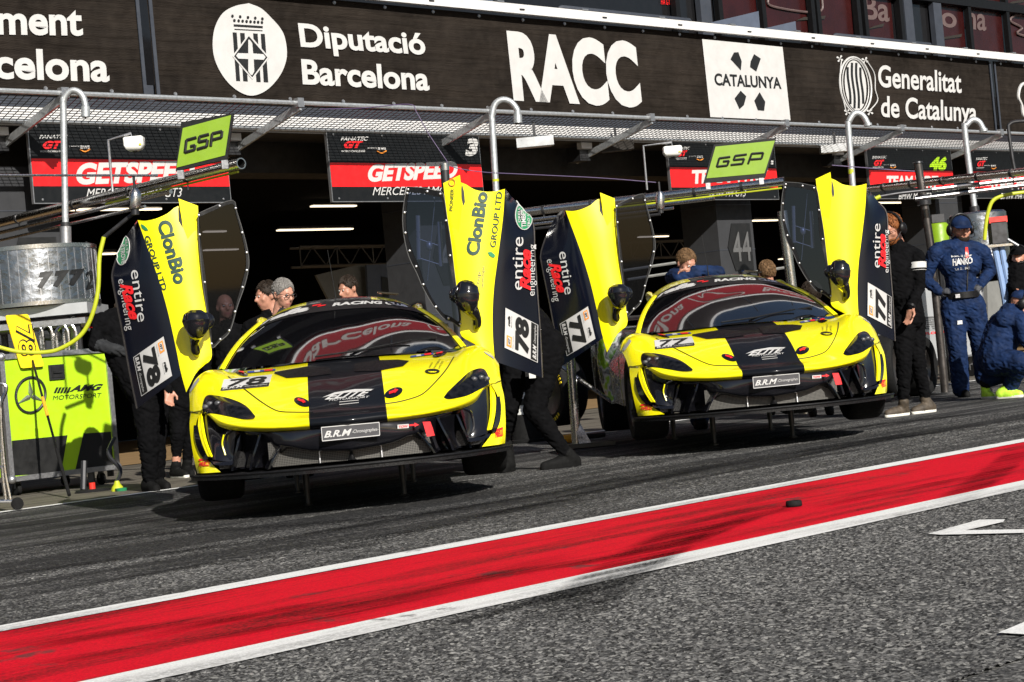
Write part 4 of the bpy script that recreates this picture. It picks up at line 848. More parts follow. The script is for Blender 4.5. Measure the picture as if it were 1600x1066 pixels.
# ---- doors, traced panel by panel
def door_mbs(side, num, fancy):
    kd = dL if side < 0 else dR
    if side < 0:
        E1 = [(163, 190), (195, 280), (226, 365), (265, 480), (302, 610), (338, 770), (362, 890), (388, 987)]
        E2 = [(442, 125), (445, 200), (450, 300), (466, 480), (485, 610), (498, 740), (503, 832), (440, 880)]
        toprow = [(163, 190), (200, 193), (245, 184), (300, 160), (352, 124), (442, 125)]
        E0 = [(163, 190), (112, 262), (76, 340), (47, 430), (52, 500), (95, 720), (125, 890), (160, 1062)]
        E1b = [(163, 190), (195, 280), (226, 365), (265, 480), (302, 610), (338, 770), (352, 850), (366, 905)]
        fold = [(352, 90), (442, 124), (444, 200), (448, 300), (452, 420), (400, 300), (374, 230), (362, 150)]; hole = [(352, 128), (364, 165), (372, 225), (362, 236), (352, 215), (352, 170)]
        win = [(443, 160), (510, 130), (603, 98), (622, 150), (650, 240), (668, 310), (679, 380), (672, 440), (655, 505), (625, 590), (600, 680), (580, 720), (545, 750), (508, 782), (500, 720), (485, 612), (466, 480), (449, 300)]
        mir = [(432, 605, 30), (432, 625, 62), (433, 655, 73), (436, 690, 62), (432, 725, 36), (426, 760, 22), (432, 795, 26), (438, 815, 14)]; mtop = (434, 652)
    else:
        E1 = [(500, 105), (493, 220), (480, 330), (464, 450), (450, 560), (443, 690), (446, 810), (455, 912)]
        E2 = [(215, 80), (230, 200), (250, 350), (268, 500), (285, 620), (294, 720), (300, 785), (380, 835)]
        toprow = [(500, 105), (465, 114), (420, 118), (360, 108), (300, 76), (215, 80)]
        E0 = [(500, 105), (545, 155), (592, 212), (632, 270), (638, 400), (652, 600), (664, 770), (674, 978)]
        E1b = [(500, 105), (493, 220), (480, 330), (464, 450), (450, 560), (443, 690), (446, 810), (460, 905)]
        fold = [(292, 40), (215, 78), (226, 180), (240, 290), (262, 400), (288, 300), (300, 200), (298, 100)]; hole = [(302, 82), (312, 120), (316, 165), (308, 185), (301, 150), (299, 110)]
        win = [(48, 95), (120, 100), (175, 112), (214, 128), (233, 240), (252, 365), (270, 520), (288, 650), (297, 742), (255, 720), (215, 703), (165, 640), (120, 560), (92, 495), (60, 430), (42, 370), (30, 300), (27, 230), (36, 150)]
        mir = [(335, 530, 26), (330, 550, 55), (325, 588, 68), (328, 625, 64), (345, 660, 40), (368, 695, 24), (372, 730, 24), (366, 755, 14)]; mtop = (326, 590)
    def yb(u, t): return 1.66 - .06 * t + .10 * (u - .5) ** 2                    # depth of the yellow skin: u across, t down
    R8 = np.linspace(0, 1, 8); up = MB(); P = []
    e1 = crom([np.array([*q, 0]) for q in E1], 4); e2 = crom([np.array([*q, 0]) for q in E2], 4); n = len(e1)
    tr_ = crom([np.array([*q, 0]) for q in toprow], 3); m_ = len(tr_)
    for i in range(n):
        t = i / (n - 1); row = []
        for j in range(m_):
            u = j / (m_ - 1); lin0 = e1[0] * (1 - u) + e2[0] * u; off = (tr_[j] - lin0) * max(0, 1 - t * 3.2)
            q = e1[i] * (1 - u) + e2[i] * u + off; row.append(atB(kd(q[0], q[1]), yb(u, t) - .02 * math.sin(math.pi * u) * (1 - t)))
        P.append(row if side < 0 else row[::-1])
    up.grid(P, 'yellow_door'); BK = [P]
    F = [atB(kd(*q), yb(1, .1) - (.055 if i in (0, 7) else .03 if i in (5, 6) else .006)) for i, q in enumerate(fold)]; up.poly(F, 'yellow_door'); up.poly([atB(kd(*q), yb(.7, .1) - .012) for q in hole], 'black_vinyl')
    P = []; e0 = crom([np.array([*q, 0]) for q in E0], 4); e1 = crom([np.array([*q, 0]) for q in E1b], 4)
    for i in range(len(e0)):
        t = i / (len(e0) - 1); row = []
        for j in range(9):
            u = j / 8; q = e0[i] * (1 - u) + e1[i] * u; row.append(atB(kd(q[0], q[1]), yb(0, t) + .24 * (1 - u) ** 1.6 - .015 * math.sin(math.pi * u)))
        P.append(row if side < 0 else row[::-1])
    up.grid(P, 'door_black'); BK.append(P); up.tube([p[0 if side < 0 else -1] + np.array([0, -.006, 0]) for p in P[8:]], .006, 'rim_metal', 5)
    bv = up.bvh()
    for P_ in BK:
        Q_ = [[p + np.array([0, .02, 0]) for p in r] for r in P_]; up.grid([r[::-1] for r in Q_], 'satin_black')
        for a_, b_ in ((P_[0], Q_[0]), (Q_[-1], P_[-1]), ([r[0] for r in P_], [r[0] for r in Q_]), ([r[-1] for r in Q_], [r[-1] for r in P_])): up.grid([a_, b_], 'satin_black')
    def on(q, off=.006):
        for k_ in range(26):
            d = Vector(lray((q[0] + k_ * .8 * (1 if side < 0 else -1), q[1]))).normalized(); h = bv.ray_cast(Vector(CL), d)
            if h[0] is not None: break
        if h[0] is None: return None
        nn = h[1] if h[1].dot(d) < 0 else -h[1]; return np.array(h[0] + nn * off)
    def tx(c0, c1, U, t, m, bold=.02, sh=0., off=.007):
        P0 = (c0[0] - U[0] / 2, c0[1] - U[1] / 2); P1 = (c1[0] - U[0] / 2, c1[1] - U[1] / 2); decal_text(up, kd, t, P0, P1, U, m, off, bold, sh, on)
    if side < 0:
        if fancy:
            tx((283, 192), (366, 482), (62, -17), 'ClonBio', 'dark_green_vinyl', .04); tx((207, 262), (290, 513), (24, -7), 'GROUP LTD', 'dark_green_vinyl', .015)
            up.poly([on(kd(*q), .007) for q in [(180, 208), (192, 212), (208, 226), (215, 238), (200, 237), (186, 226)]], 'green_vinyl')
        tx((157, 420), (190, 658), (46, -8), 'entire', 'white_vinyl', .0); tx((112, 482), (158, 648), (52, -10), 'Race', 'red_vinyl', .04, .3, .011); tx((92, 462), (133, 698), (32, -6), 'engineering', 'white_vinyl', .0)
        c4 = [(147, 825), (185, 1005), (325, 910), (285, 728)]; kl = lambda a, b_, w: (a[0] + (b_[0] - a[0]) * w, a[1] + (b_[1] - a[1]) * w)
        if fancy:
            cc = (95, 335); pts = [(cc[0] + 26 * math.cos(a) + 12 * math.sin(a), cc[1] + 64 * math.sin(a) - 18 * math.cos(a)) for a in np.linspace(0, 2 * math.pi, 24, False)]; pts = [on(kd(*q), .006) for q in pts]
    else:
        if fancy:
            tx((350, 412), (393, 118), (-60, -8), 'ClonBio', 'dark_green_vinyl', .04); tx((443, 375), (474, 118), (-26, -4), 'GROUP LTD', 'dark_green_vinyl', .015)
            up.poly([on(kd(*q), .007) for q in [(420, 398), (436, 396), (453, 410), (452, 422), (440, 422), (426, 412)]], 'green_vinyl')
            tx((252, 206), (258, 104), (-15, -2), 'PIONEER', 'dark_green_vinyl', .01); pts = [on(kd(257 + 14 * math.cos(a), 75 + 16 * math.sin(a)), .007) for a in np.linspace(0, 2 * math.pi, 16, False)]
            if all(p is not None for p in pts): up.tube(pts, .004, 'orange_vinyl', 5, closed=True)
            tx((372, 560), (380, 490), (-14, 0), 'crop', 'dull_grey_print', 0); tx((395, 562), (398, 462), (-12, 0), 'technologies', 'dull_grey_print', 0)
        tx((553, 572), (557, 328), (-50, -2), 'entire', 'white_vinyl', .0); tx((590, 575), (590, 385), (-50, 0), 'Race', 'red_vinyl', .04, .3, .011); tx((619, 600), (622, 362), (-30, 0), 'engineering', 'white_vinyl', .0)
        c4 = [(648, 910), (650, 735), (500, 655), (497, 840)]; kl = lambda a, b_, w: (a[0] + (b_[0] - a[0]) * w, a[1] + (b_[1] - a[1]) * w)
    if fancy:                                   # green roundel cut by the door edge
        cc, rx, ry, sk = ((98, 332), 30, 66, -8) if side < 0 else ((586, 228), 40, 66, 0); pts = []
        for a in np.linspace(0, 2 * math.pi, 28, False):
            q = (cc[0] + rx * math.cos(a) + sk * math.sin(a), cc[1] + ry * math.sin(a)); p = on(kd(*q), .006); s_ = 1.0
            while p is None and s_ > .2: s_ -= .05; p = on(kd(cc[0] + (q[0] - cc[0]) * s_, cc[1] + (q[1] - cc[1]) * s_), .006)
            if p is not None: pts.append(p)
        up.poly(pts, 'green_vinyl'); up.tube(pts, .004, 'white_vinyl', 4, closed=True)
        if side < 0: tx((98, 305), (104, 392), (20, -4), 'RTROVE', 'white_vinyl', .02, 0, .010); tx((116, 282), (122, 345), (10, -2), 'ELLYS', 'white_vinyl', .02, 0, .010)
        else: tx((584, 285), (580, 200), (-22, 0), 'TIMBER', 'white_vinyl', .02, 0, .010); tx((562, 262), (560, 178), (-12, 0), 'OKELLY', 'white_vinyl', .02, 0, .010); tx((607, 282), (606, 222), (-12, 0), 'TROVE', 'white_vinyl', .02, 0, .010)
    pn = MB(); on2 = lambda q, off: on(q, off)
    def sub(x0, x1, y0, y1): 
        f = lambda x, y: kd(*kl(kl(c4[0], c4[1], x), kl(c4[3], c4[2], x), y)); return [f(x0, y0), f(x1, y0), f(x1, y1), f(x0, y1)]
    decal_quad(pn, sub(0, 1, 0, 1), 'white_vinyl', .009, 6, 6, on2); decal_quad(pn, sub(.02, .98, .03, .22), 'black_vinyl', .012, 6, 2, on2)
    def pt(t, x0, x1, y0, h, m, bold, sh=0.):
        uv, f = text_cut(t, bold, sh) if len(t) < 4 else text_mesh(t, bold, sh); vs = []
        for a, b_ in uv:
            x, y = x0 + (x1 - x0) * a, y0 + h * b_; q = kl(kl(c4[0], c4[1], x), kl(c4[3], c4[2], x), y); vs.append(on(kd(*q), .016))
        if all(v is not None for v in vs): pn.add(vs, f, m, True)
        else: print('panel miss', t, side)
    pt('B.R.M', .05, .42, .07, .11, 'white_vinyl', .04, .3); pt('-Chronographes-', .45, .95, .09, .06, 'white_vinyl', 0, .2); pt(num, .08, .95, .30, .40, 'black_vinyl', .05)
    decal_quad(pn, sub(.07, .34, .80, .95), 'orange_vinyl', .012, 2, 2, on2); decal_quad(pn, sub(.11, .30, .84, .92), 'white_vinyl', .015, 2, 2, on2); pt('GT', .13, .28, .85, .06, 'black_vinyl', .05, .2)
    pt('WORLD CHALLENGE', .07, .38, .755, .02, 'dull_grey_print', 0); pt('rafa', .58, .84, .86, .07, 'black_vinyl', .05, .3); pt('RACING CLUB', .58, .86, .81, .02, 'black_vinyl', .0)
    # window: frame, pane, bolts
    yw = lambda q: 1.62 + .12 * min(1, abs(q[0] - (455 if side < 0 else 255)) / 220.)
    W_ = crom([np.array([*q, 0]) for q in win + win[:1]], 3)[:-1]; cen = np.mean(W_, 0); fr_ = MB(); pane = MB(); O_, I_ = [], []
    for q in W_:
        d = cen - q; d = d / (np.linalg.norm(d) + 1e-9); w = 15 if side < 0 else 24; i = q + d * np.array([w, w * 1.1, 0]); O_.append(atB(kd(q[0], q[1]), yw(q))); I_.append(atB(kd(i[0], i[1]), yw(i)))
    n = len(O_); fr_.add(O_ + I_ + [p + np.array([0, .012, 0]) for p in O_], [(i, (i + 1) % n, n + (i + 1) % n, n + i) for i in range(n)] + [(i, 2 * n + i, 2 * n + (i + 1) % n, (i + 1) % n) for i in range(n)], 'satin_black')
    fr_.tube([p + np.array([0, -.002, 0]) for p in O_], .003, 'dull_grey_print', 4, closed=True)
    for i in range(0, n, 4): m = (O_[i] * .5 + I_[i] * .5); fr_.ell(m + np.array([0, -.006, 0]), (.010, .006, .010), 'aluminium', nu=8, nv=6)
    pane.add([p + np.array([0, .006, 0]) for p in I_], [tuple(range(n))], 'dark_window_film' if side < 0 else 'side_window')
    lat = None
    if side > 0:
        lat = MB(); L = lambda x, y: atB(kd(x, y), 1.76)
        for a, c_, r in (((97, 228), (101, 432), .016), ((196, 257), (204, 463), .016), ((105, 338), (197, 368), .004), ((103, 425), (206, 457), .004), ((176, 160), (142, 530), .003)): lat.tube([L(*a), L(*c_)], r, 'silver_panel', 8)
        lat.ell(L(150, 368), (.025, .02, .035), 'silver_panel')
    # mirror
    mi_ = MB(); pts = [atB(kd(x, y), 1.44 + .16 * max(0, (i - 3) / 4.)) for i, (x, y, r) in enumerate(mir)]; sc_ = 13.1 / FPX / 2.9625
    rr = [r * sc_ * .88 for _, _, r in mir]; pts = [p + np.array([0, 0, 0]) for p in pts]
    mi_.tube(crom(pts, 4), [float(x) for x in np.interp(np.linspace(0, 1, 4 * (len(rr) - 1) + 1), np.linspace(0, 1, len(rr)), rr)], 'gloss_black', 18)
    hc = atB(kd(mtop[0] + (40 if side < 0 else -40), mtop[1] + 5), 1.50); mi_.ell(hc, (.070, .05, .062), 'gloss_black')
    return dict(skin=up, number_panel=pn, frame=fr_, pane=pane, mirror=mi_, hardware=lat)
def mk_door_paints():
    m, nb, p = newmat('yellow_door'); v = nb.tc(); nb.link(nb.ramp(nb.noise(v, 3), [(.3, (.84, .755, .003)), (.7, (.88, .795, .004))]), p.inputs['Base Color']); p.inputs['Roughness'].default_value = .3; p.inputs['Coat Weight'].default_value = .6
    m, nb, p = newmat('door_black'); v = nb.tc(); nb.link(nb.ramp(nb.noise(v, 3), [(.3, (.003, .0040, .009)), (.7, (.004, .0055, .012))]), p.inputs['Base Color']); p.inputs['Roughness'].default_value = .12; p.inputs['Specular IOR Level'].default_value = .35  # navy tint in the black stands in for reflected sky
mk_door_paints()
SHARED = {}
def part(key, mb, name, parent):
    """first use builds the mesh, later cars share it"""
    if key not in SHARED: o = mb.build(name, parent); SHARED[key] = o; return o
    o = SHARED[key].copy(); COL.objects.link(o); o.parent = parent; return o
def make_car(loc, psi, num, fancy, label, drop):
    root = thing('race_car', loc, label, 'race car', 'yellow and black race cars on their jacks', psi)
    B = part('body', body, 'body', root); part('rear', rear, 'rear_fender', root); part('tub', tub, 'cockpit_tub', root); part('wing', wing, 'rear_wing', root)
    fb = part('bump', bump_, 'front_bumper', root); part('grille', grille, 'grille', fb); part('split', split, 'front_splitter', root); part('plate', plate, 'sponsor_plate', fb); part('tow', tow, 'tow_strap', fb); part('towl', towl, 'tow_label', fb)
    for i, b in enumerate(hl): part('hl%d' % i, b, 'headlight', root)
    for i, b in enumerate(vents): part('vent%d' % i, b, 'bonnet_vent', B)
    for i, b in enumerate(pins): part('pin%d' % i, b, 'bonnet_pin', B)
    hood_number(num).build('number_decal', B)
    gl_ = part('glass', glass, 'windscreen', root); part('strip', strip_, 'sun_strip', gl_); part('wiper', wiper, 'wiper', gl_)
    part('aer', aer, 'aerial', root); part('hatch', roofhatch, 'roof_hatch', B)
    for x, y, w, r in ((-.885, 1.05, .29, .345), (.885, 1.05, .29, .345), (-.87, 3.72, .32, .355), (.87, 3.72, .32, .355)):
        wr = bpy.data.objects.new('wheel', None); COL.objects.link(wr); wr.parent = root; wr.location = (x, y, .425 - drop)
        part('ty%g' % w, tyre_mb(w, r), 'tyre', wr); part('rim%g%d' % (w, x > 0), rim_mb(w, r, 1 if x > 0 else -1), 'rim', wr)
    for x, y in ((-.33, 1.25), (.33, 1.25), (-.45, 2.9), (.45, 2.9)):
        b = MB(); b.tube([(x, y, .30), (x, y, .08)], .024, 'dark_steel', 12); b.tube([(x, y, .08), (x, y, -.022)], .018, 'dark_steel', 12); b.lathe([(.001, -.028), (.035, -.028), (.035, -.018), (.02, -.012)], 'dark_steel', (x, y, 0)); b.build('air_jack', root)
    for side in (-1, 1):
        d = door_mbs(side, num, fancy); D_ = bpy.data.objects.new('door', None); COL.objects.link(D_); D_.parent = root
        for k, nm in (('skin', 'outer_skin'), ('number_panel', 'number_panel'), ('frame', 'window_frame'), ('pane', 'window'), ('mirror', 'mirror'), ('hardware', 'window_latch')):
            if d[k] is not None:
                o = d[k].build(nm, D_)
    return root
car1 = make_car(CO, CPSI, '78', True, 'nearer yellow and black race car numbered 78, both doors raised', .0)
C2 = (1.985, 14.22, .04)
car2 = make_car(C2, math.radians(2.6), '77', False, 'farther yellow and black race car numbered 77, both doors raised', .0)
# ================================================================== PIT EQUIPMENT
def onw(bv):
    def f(q, off=.006):
        d = Vector(ray(*q)).normalized(); h = bv.ray_cast(Vector(CAMP), d)
        if h[0] is None: return None
        n = h[1] if h[1].dot(d) < 0 else -h[1]; return np.array(h[0] + n * off)
    return f
def PY(k, Y): return lambda x, y: atY(k(x, y), Y)
ident = lambda x, y: (x, y)
z7 = zo(2.4242, 0, 360); z8 = zo(990 / 260, 780, 480); z3r = zo(1599 / 300, 1300, 150); z6b = zo(731 / 240, 1360, 310); zg = zo(6.4, 150, 180); zm = zo(1600 / 360, 880, 200)
# ---- refuelling rigs with hooked vent pipes
def rig(k, pole, noz, Y, label, r=.035, collar=None, band=None):
    L = PY(k, Y); base_ = atY(k(*pole[0]), Y); t = thing('refuelling_rig', (base_[0], base_[1], 0), label, 'refuelling rig', 'hooked vent pipes along the garages'); o = (base_[0], base_[1], 0)
    b = MB(); st = [L(*q) for q in pole]; path = [np.array([base_[0], base_[1], .9])] + st[:2] + crom(st[1:], 5)[1:] if st[0][2] > 1.2 else st[:1] + crom(st[1:], 5)
    b.tube(path, r, 'galvanised_steel', 12); pv = b.build('vent_pipe', t, o)
    b = MB(); n0, n1 = L(*noz[0]), L(*noz[1]); b.tube([n0, n0 * .9 + n1 * .1, n1], [r * .95, r * 1.35, r * 1.35], 'galvanised_steel', 12); b.tube([n1, n1 - UP * .004], r * 1.1, 'black_vinyl', 12); b.build('nozzle', pv, o)
    for c_ in (collar or []):
        b = MB(); b.tube([L(*c_[0]), L(*c_[1])], r * c_[3], c_[2], 12); b.build('collar', pv, o)
    return t, o, L
t, o, L = rig(z1, [(305, 1150), (303, 1060), (293, 500), (293, 475), (302, 445), (330, 421), (362, 425), (386, 452), (396, 492)], [(396, 490), (397, 542)], 19.4, 'foil wrapped refuelling drum lettered 777 with hooked vent pipe, behind the lime flight case', .035, [[(303, 1050), (305, 1150), 'aluminium', 1.75], [(302, 1030), (303, 1048), 'dark_steel', 1.5]])
zA = zo(2.131, 0, 300)
LA_ = PY(zA, 19.4); c0 = LA_(120, 195); c1 = LA_(128, 375); R_ = .64; cc = np.array([(c0[0] + c1[0]) / 2 - .02, 19.4, 0])
b = MB(); zt0, zt1 = c1[2] - .03, c0[2]
pr = [(.001, zt1 + .004), (R_ * .97, zt1 + .004), (R_, zt1 - .02), (R_, zt0 + .02), (R_ * .97, zt0), (.001, zt0)]
b.lathe([(r, z) for r, z in pr], 'quilted_foil', cc, n=48)
drb = b.bvh(); fn = onw(drb)
decal_text(b, z7, '7 7 7', (140, 219), (314, 205), (6, -60), 'black_vinyl', .012, .09, .1, fn); decal_text(b, z7, '2', (326, 228), (350, 218), (2, -70), 'black_vinyl', .01, .02, 0, fn)
for i in range(40):
    a = i * math.pi / 20; d = np.array([math.cos(a), math.sin(a), 0]); b.bar(cc + d * (R_ + .001) + UP * (zt0 + .02), cc + d * (R_ + .001) + UP * (zt1 - .02), .006, .004, 'aluminium', d)
b.build('fuel_drum', t, o)
b = MB(); b.lathe([(R_ + .004, zt1 - .03), (R_ + .012, zt1 - .03), (R_ + .012, zt1 + .012), (R_ + .004, zt1 + .012)], 'brushed_steel', cc, n=48); b.lathe([(R_ + .004, zt0 - .01), (R_ + .012, zt0 - .01), (R_ + .012, zt0 + .03), (R_ + .004, zt0 + .03)], 'brushed_steel', cc, n=48); b.build('drum_band', t, o)
b = MB(); b.box(cc + UP * (zt0 - .07) + np.array([.05, 0, 0]), (1.15, 1.0, .11), 'silver_panel'); b.box(cc + UP * (zt0 - .20), (1.2, 1.05, .06), 'aluminium')
for x in (-.5, .5):
    for y in (-.45, .45): b.bar(cc + np.array([x, y, .05]), cc + np.array([x, y, zt0 - .2]), .06, .06, 'dark_steel')
    b.bar(cc + np.array([x, -.45, .2]), cc + np.array([x, .45, .2]), .05, .05, 'dark_steel')
b.bar(cc + np.array([-.5, -.45, .9]), cc + np.array([.5, -.45, .9]), .04, .04, 'dark_steel')
b.build('frame', t, o, smooth=False)
b = MB()
for x in (60, 75, 100, 112): b.tube(crom([atY((x - 10, 548), 18.9), atY((x - 12, 520), 18.9), atY((x - 2, 508), 18.9), atY((x + 6, 518), 18.9), atY((x + 8, 548), 18.9)], 4), .02, 'brushed_steel', 8)
b.build('hose_rack', t, o); b = MB(); b.ell(atY((20, 487), 19.2), (.09, .08, .09), 'red_vinyl'); b.build('coupling', t, o); b = MB(); b.tube([atY((70, 522), 19), atY((95, 524), 19)], .07, 'fabric_charcoal', 10); b.build('coupling', t, o)
b = MB(); q = LA_(255, 190); b.lathe([(.001, .06), (.035, .06), (.05, .05), (.035, .03), (.05, .015), (.035, 0), (.035, -.05)], 'red_plastic', q, n=14); q = LA_(140, 196); b.lathe([(.001, .02), (.05, .018), (.06, -.02)], 'brushed_steel', q, n=14); q = LA_(185, 190); b.box(q, (.1, .08, .06), 'dark_steel'); b.tube([LA_(288, 165), LA_(289, 196)], .008, 'dark_steel', 6); b.tube([LA_(0, 190), LA_(55, 198)], .022, 'dark_steel', 8); b.build('valve', t, o)
rig(z2, [(789, 900), (785, 840), (769, 560), (767, 520), (780, 468), (812, 446), (850, 455), (878, 488), (882, 512)], [(882, 510), (884, 550)], 23.9, 'hooked steel vent pipe rising behind the right door of the nearer car', .042, [[(783, 800), (784, 812), 'hose_yellow', 1.03]])
rig(z3r, [(180, 800), (172, 740), (136, 260), (140, 215), (180, 152), (228, 146), (268, 178), (296, 232)], [(296, 228), (300, 250)], 29.5, 'hooked steel vent pipe behind the right door of the farther car', .05, [[(160, 612), (162, 650), 'hose_yellow', 1.03], [(162, 655), (175, 745), 'dark_steel', .75]])
t, o, L = rig(z3r, [(1215, 1066), (1190, 960), (1107, 300), (1120, 245), (1155, 207), (1192, 200), (1228, 222), (1258, 275)], [(1258, 272), (1264, 297)], 30.0, 'hooked steel vent pipe with a red collar above a foil wrapped drum at the right', .05, [[(1190, 965), (1205, 1075), 'red_plastic', 1.9], [(1183, 920), (1189, 962), 'dark_steel', 1.6]])
q = atY(z6b(518, 165), 30); b = MB(); b.lathe([(.001, .33), (.42, .33), (.45, .3), (.45, -.45), (.001, -.45)], 'quilted_foil', q, n=32); b.build('fuel_drum', t, o)
b = MB(); q2 = q + np.array([0, 0, -.45]); [b.bar(q2 + np.array([x, 0, 0]), np.array([q2[0] + x, q2[1], .02]), .07, .07, 'dark_steel') for x in (-.35, .35)]; b.build('frame', t, o, smooth=False)

# ---- steel booms
def boom(pts, r, label, hose=None, z=None, extra=()):
    A, B = pts; t = thing('boom', A, label, 'boom', 'steel booms over the pit boxes'); b = MB()
    d = (B - A) / np.linalg.norm(B - A); b.tube([A, B - d * .004], r, 'brushed_steel', 14, False); b.tube([B, B - d * .3], r * .86, 'black_vinyl', 14, False); b.lathe([(r * .84, 0), (r * 1.04, 0), (r * 1.04, -.012), (r * .84, -.012)], 'brushed_steel', B, d, 18); b.build('tube', t, A)
    for off, rr, f0, f1, m in extra:
        b = MB(); o_ = UP * off; b.tube([A + (B - A) * f0 + o_, A + (B - A) * f1 + o_], rr, m, 8); b.build('rail' if m != 'hose_yellow' else 'hose', t, A)
    for f in (.12, .3, .5, .68, .85):
        b = MB(); p = A + (B - A) * f; b.bar(p - UP * .13, p + UP * (r + .005), .012, .012, 'dark_steel'); b.tube([p - d * .02, p + d * .02], r * 1.08, 'dark_steel', 12); b.build('clamp', t, A)
    return t, A, B
zb_ = 2.95
bA = atZ((-90, 371), zb_); bB = atZ((377, 255.5), zb_); boom((bA, bB), .052, 'steel boom at the left carrying a lime screen and a white sensor', extra=[(-.105, .022, 0, .80, 'brushed_steel'), (-.07, .011, .6, .99, 'hose_yellow'), (-.19, .016, 0, .72, 'brushed_steel')])
mA = atZ((800, 334), 2.8); mB = atZ((1225, 283.5), 2.8); boom((mA, mB), .055, 'steel boom over the farther car carrying the second lime screen', extra=[(-.11, .024, 0, .75, 'brushed_steel'), (-.08, .011, .35, .99, 'hose_yellow'), (-.17, .02, 0, .6, 'brushed_steel'), (-.23, .018, 0, .55, 'dark_steel')])
rA = atY(z3r(1700, 620), 21); rB = atY(z3r(240, 781), 24); boom((rA, rB), .05, 'dark steel boom crossing in front of the sign with the lime number', extra=[])
def pipe(k, pts, Y, r, m, label, cat='pipe', name='steel_pipe', group=None, sm=5):
    P = [atY(k(*q), Y if not hasattr(Y, '__len__') else Y[i]) for i, q in enumerate(pts)]; b = MB(); b.tube(crom(P, sm) if len(P) > 2 else P, r, m, 10); return tag(b.build(name, origin=P[0]), label, cat, group)
pipe(z3r, [(830, 782), (1650, 688)], 22, .03, 'brushed_steel', 'upper thin steel pipe under the dark boom at the right', group='thin pipes of the right boom')
pipe(z3r, [(690, 860), (1650, 738)], 22.2, .025, 'brushed_steel', 'lower thin steel pipe under the dark boom at the right', group='thin pipes of the right boom')
pipe(z3r, [(0, 578), (500, 616), (720, 630)], 26, .008, 'wire_purple', 'thin dark cable crossing to the lime numbered sign', 'cable', 'cable')
b = MB(); P0, P1 = atY(z3r(715, 562), 22.5), atY(z3r(830, 1300), 22.5); P2 = np.array([P1[0], P1[1], 0]); b.tube([P2 + UP * .02, P1, P0], .05, 'rim_metal', 16); b.lathe([(.001, 0), (.06, 0), (.066, -.02)], 'dark_steel', P0 + UP * .02, n=16); b.tube([P0 * .55 + P1 * .45 - UP * .02, P0 * .55 + P1 * .45 + UP * .1], .085, 'dark_steel', 14)
b.lathe([(.001, .02), (.25, .02), (.25, 0)], 'dark_steel', P2, n=20)
tag(b.build('boom_mast', origin=P2), 'thick steel mast standing in front of the sign with the lime number', 'mast')
b = MB(); P0, P1 = atY((694.5, 258), 16.8), atY((699, 330), 16.8); P2 = np.array([P1[0], P1[1], .0]); b.tube([P2 + UP * .02, P1, P0], .04, 'dark_steel', 14); b.lathe([(.001, .015), (.043, .012), (.043, -.05)], 'brushed_steel', P0, n=14)
tag(b.build('boom_mast', origin=P2), 'black capped mast rising behind the right door of the nearer car', 'mast')
b = MB(); P0, P1 = atY((1222, 330), 20.2), atY((1240, 470), 20.2); b.tube([np.array([P1[0], P1[1], .01]), P1, P0], .055, 'brushed_steel', 14); tag(b.build('boom_mast', origin=np.array([P1[0], P1[1], 0])), 'steel mast seen between the roof of the farther car and its right door', 'mast')
b = MB(); P0, P1 = atY((893, 560), 17.3), atY((899, 670), 17.3); P2 = np.array([P1[0], P1[1], 0]); b.tube([P2 + UP * .05, P0 + UP * .5], .045, 'brushed_steel', 12); b.add([P2 + d for d in (np.array([-.02, 0, .30]), np.array([.13, -.08, .05]), np.array([.02, -.08, .05]), np.array([.02, .02, .30]))], [(0, 1, 2), (1, 3, 2), (0, 3, 1)], 'brushed_steel'); b.box(P2 + np.array([.1, -.02, .03]), (.5, .2, .04), 'dark_steel'); b.tube([P0 + np.array([-.3, .2, .1]), P0 + np.array([.35, 0, -.45])], .02, 'brushed_steel', 8)
tag(b.build('boom_mast', origin=P2), 'steel mast with a triangular foot between the two cars', 'mast')
# spring balancers hanging from the booms
for k, a, c_, e, Y, lab in ((z1, (625, 890), (625, 968), (626, 995), 16.2, 'chrome air cylinder hanging from the left boom above the raised door'), (zm, (672, 462), (674, 565), (678, 592), 20.6, 'chrome air cylinder hanging from the boom over the farther car')):
    A, B, C_ = atY(k(*a), Y), atY(k(*c_), Y), atY(k(*e), Y); r = .055 if Y < 18 else .05; b = MB(); b.tube([A + UP * .03, A, A - UP * .02, B + UP * .02, B], [.03, r * .9, r, r, r * .9], 'brushed_steel', 16); b.tube([B, C_], r * .65, 'dark_steel', 12); b.tube([A + UP * .14, A + UP * .02], .012, 'dark_steel', 6)
    tag(b.build('air_cylinder', origin=A), lab, 'cylinder')
# screens on the booms
def screen(k, outer, inner, strokes, Y, label):
    b = MB(); O_ = [atY(k(*q), Y) for q in outer]; b.poly(O_, 'satin_black', (0, .05, 0)); b.poly([atY(k(*q), Y - .006) for q in inner], 'lime_screen')
    for s in strokes:
        P = [atY(k(*q), Y - .012) for q in s]
        for i in range(len(P) - 1): b.bar(P[i], P[i + 1], .006, .024, 'black_vinyl', (0, 1, 0)) if False else b.tube([P[i], P[i + 1]], .0125, 'black_vinyl', 6)
    for f in (.04, .9): p = O_[3] * (1 - f) + O_[2] * f; b.box(p + np.array([.02, .02, -.035]), (.05, .05, .07), 'aluminium')
    return tag(b.build('lime_screen', origin=O_[3], smooth=False), label, 'screen', 'lime screens on the booms')
screen(zg, [(850, 72), (1375, -20), (1312, 440), (797, 560)], [(868, 130), (1350, 0), (1290, 402), (805, 525)], [[(1005, 222), (905, 250), (890, 372), (985, 345), (992, 300), (945, 312)], [(1130, 190), (1035, 215), (1028, 268), (1115, 248), (1108, 312), (1012, 340)], [(1148, 308), (1162, 185), (1262, 160), (1255, 222), (1165, 246)]], 15.0, 'lime screen lettered GSP on the boom at the left')
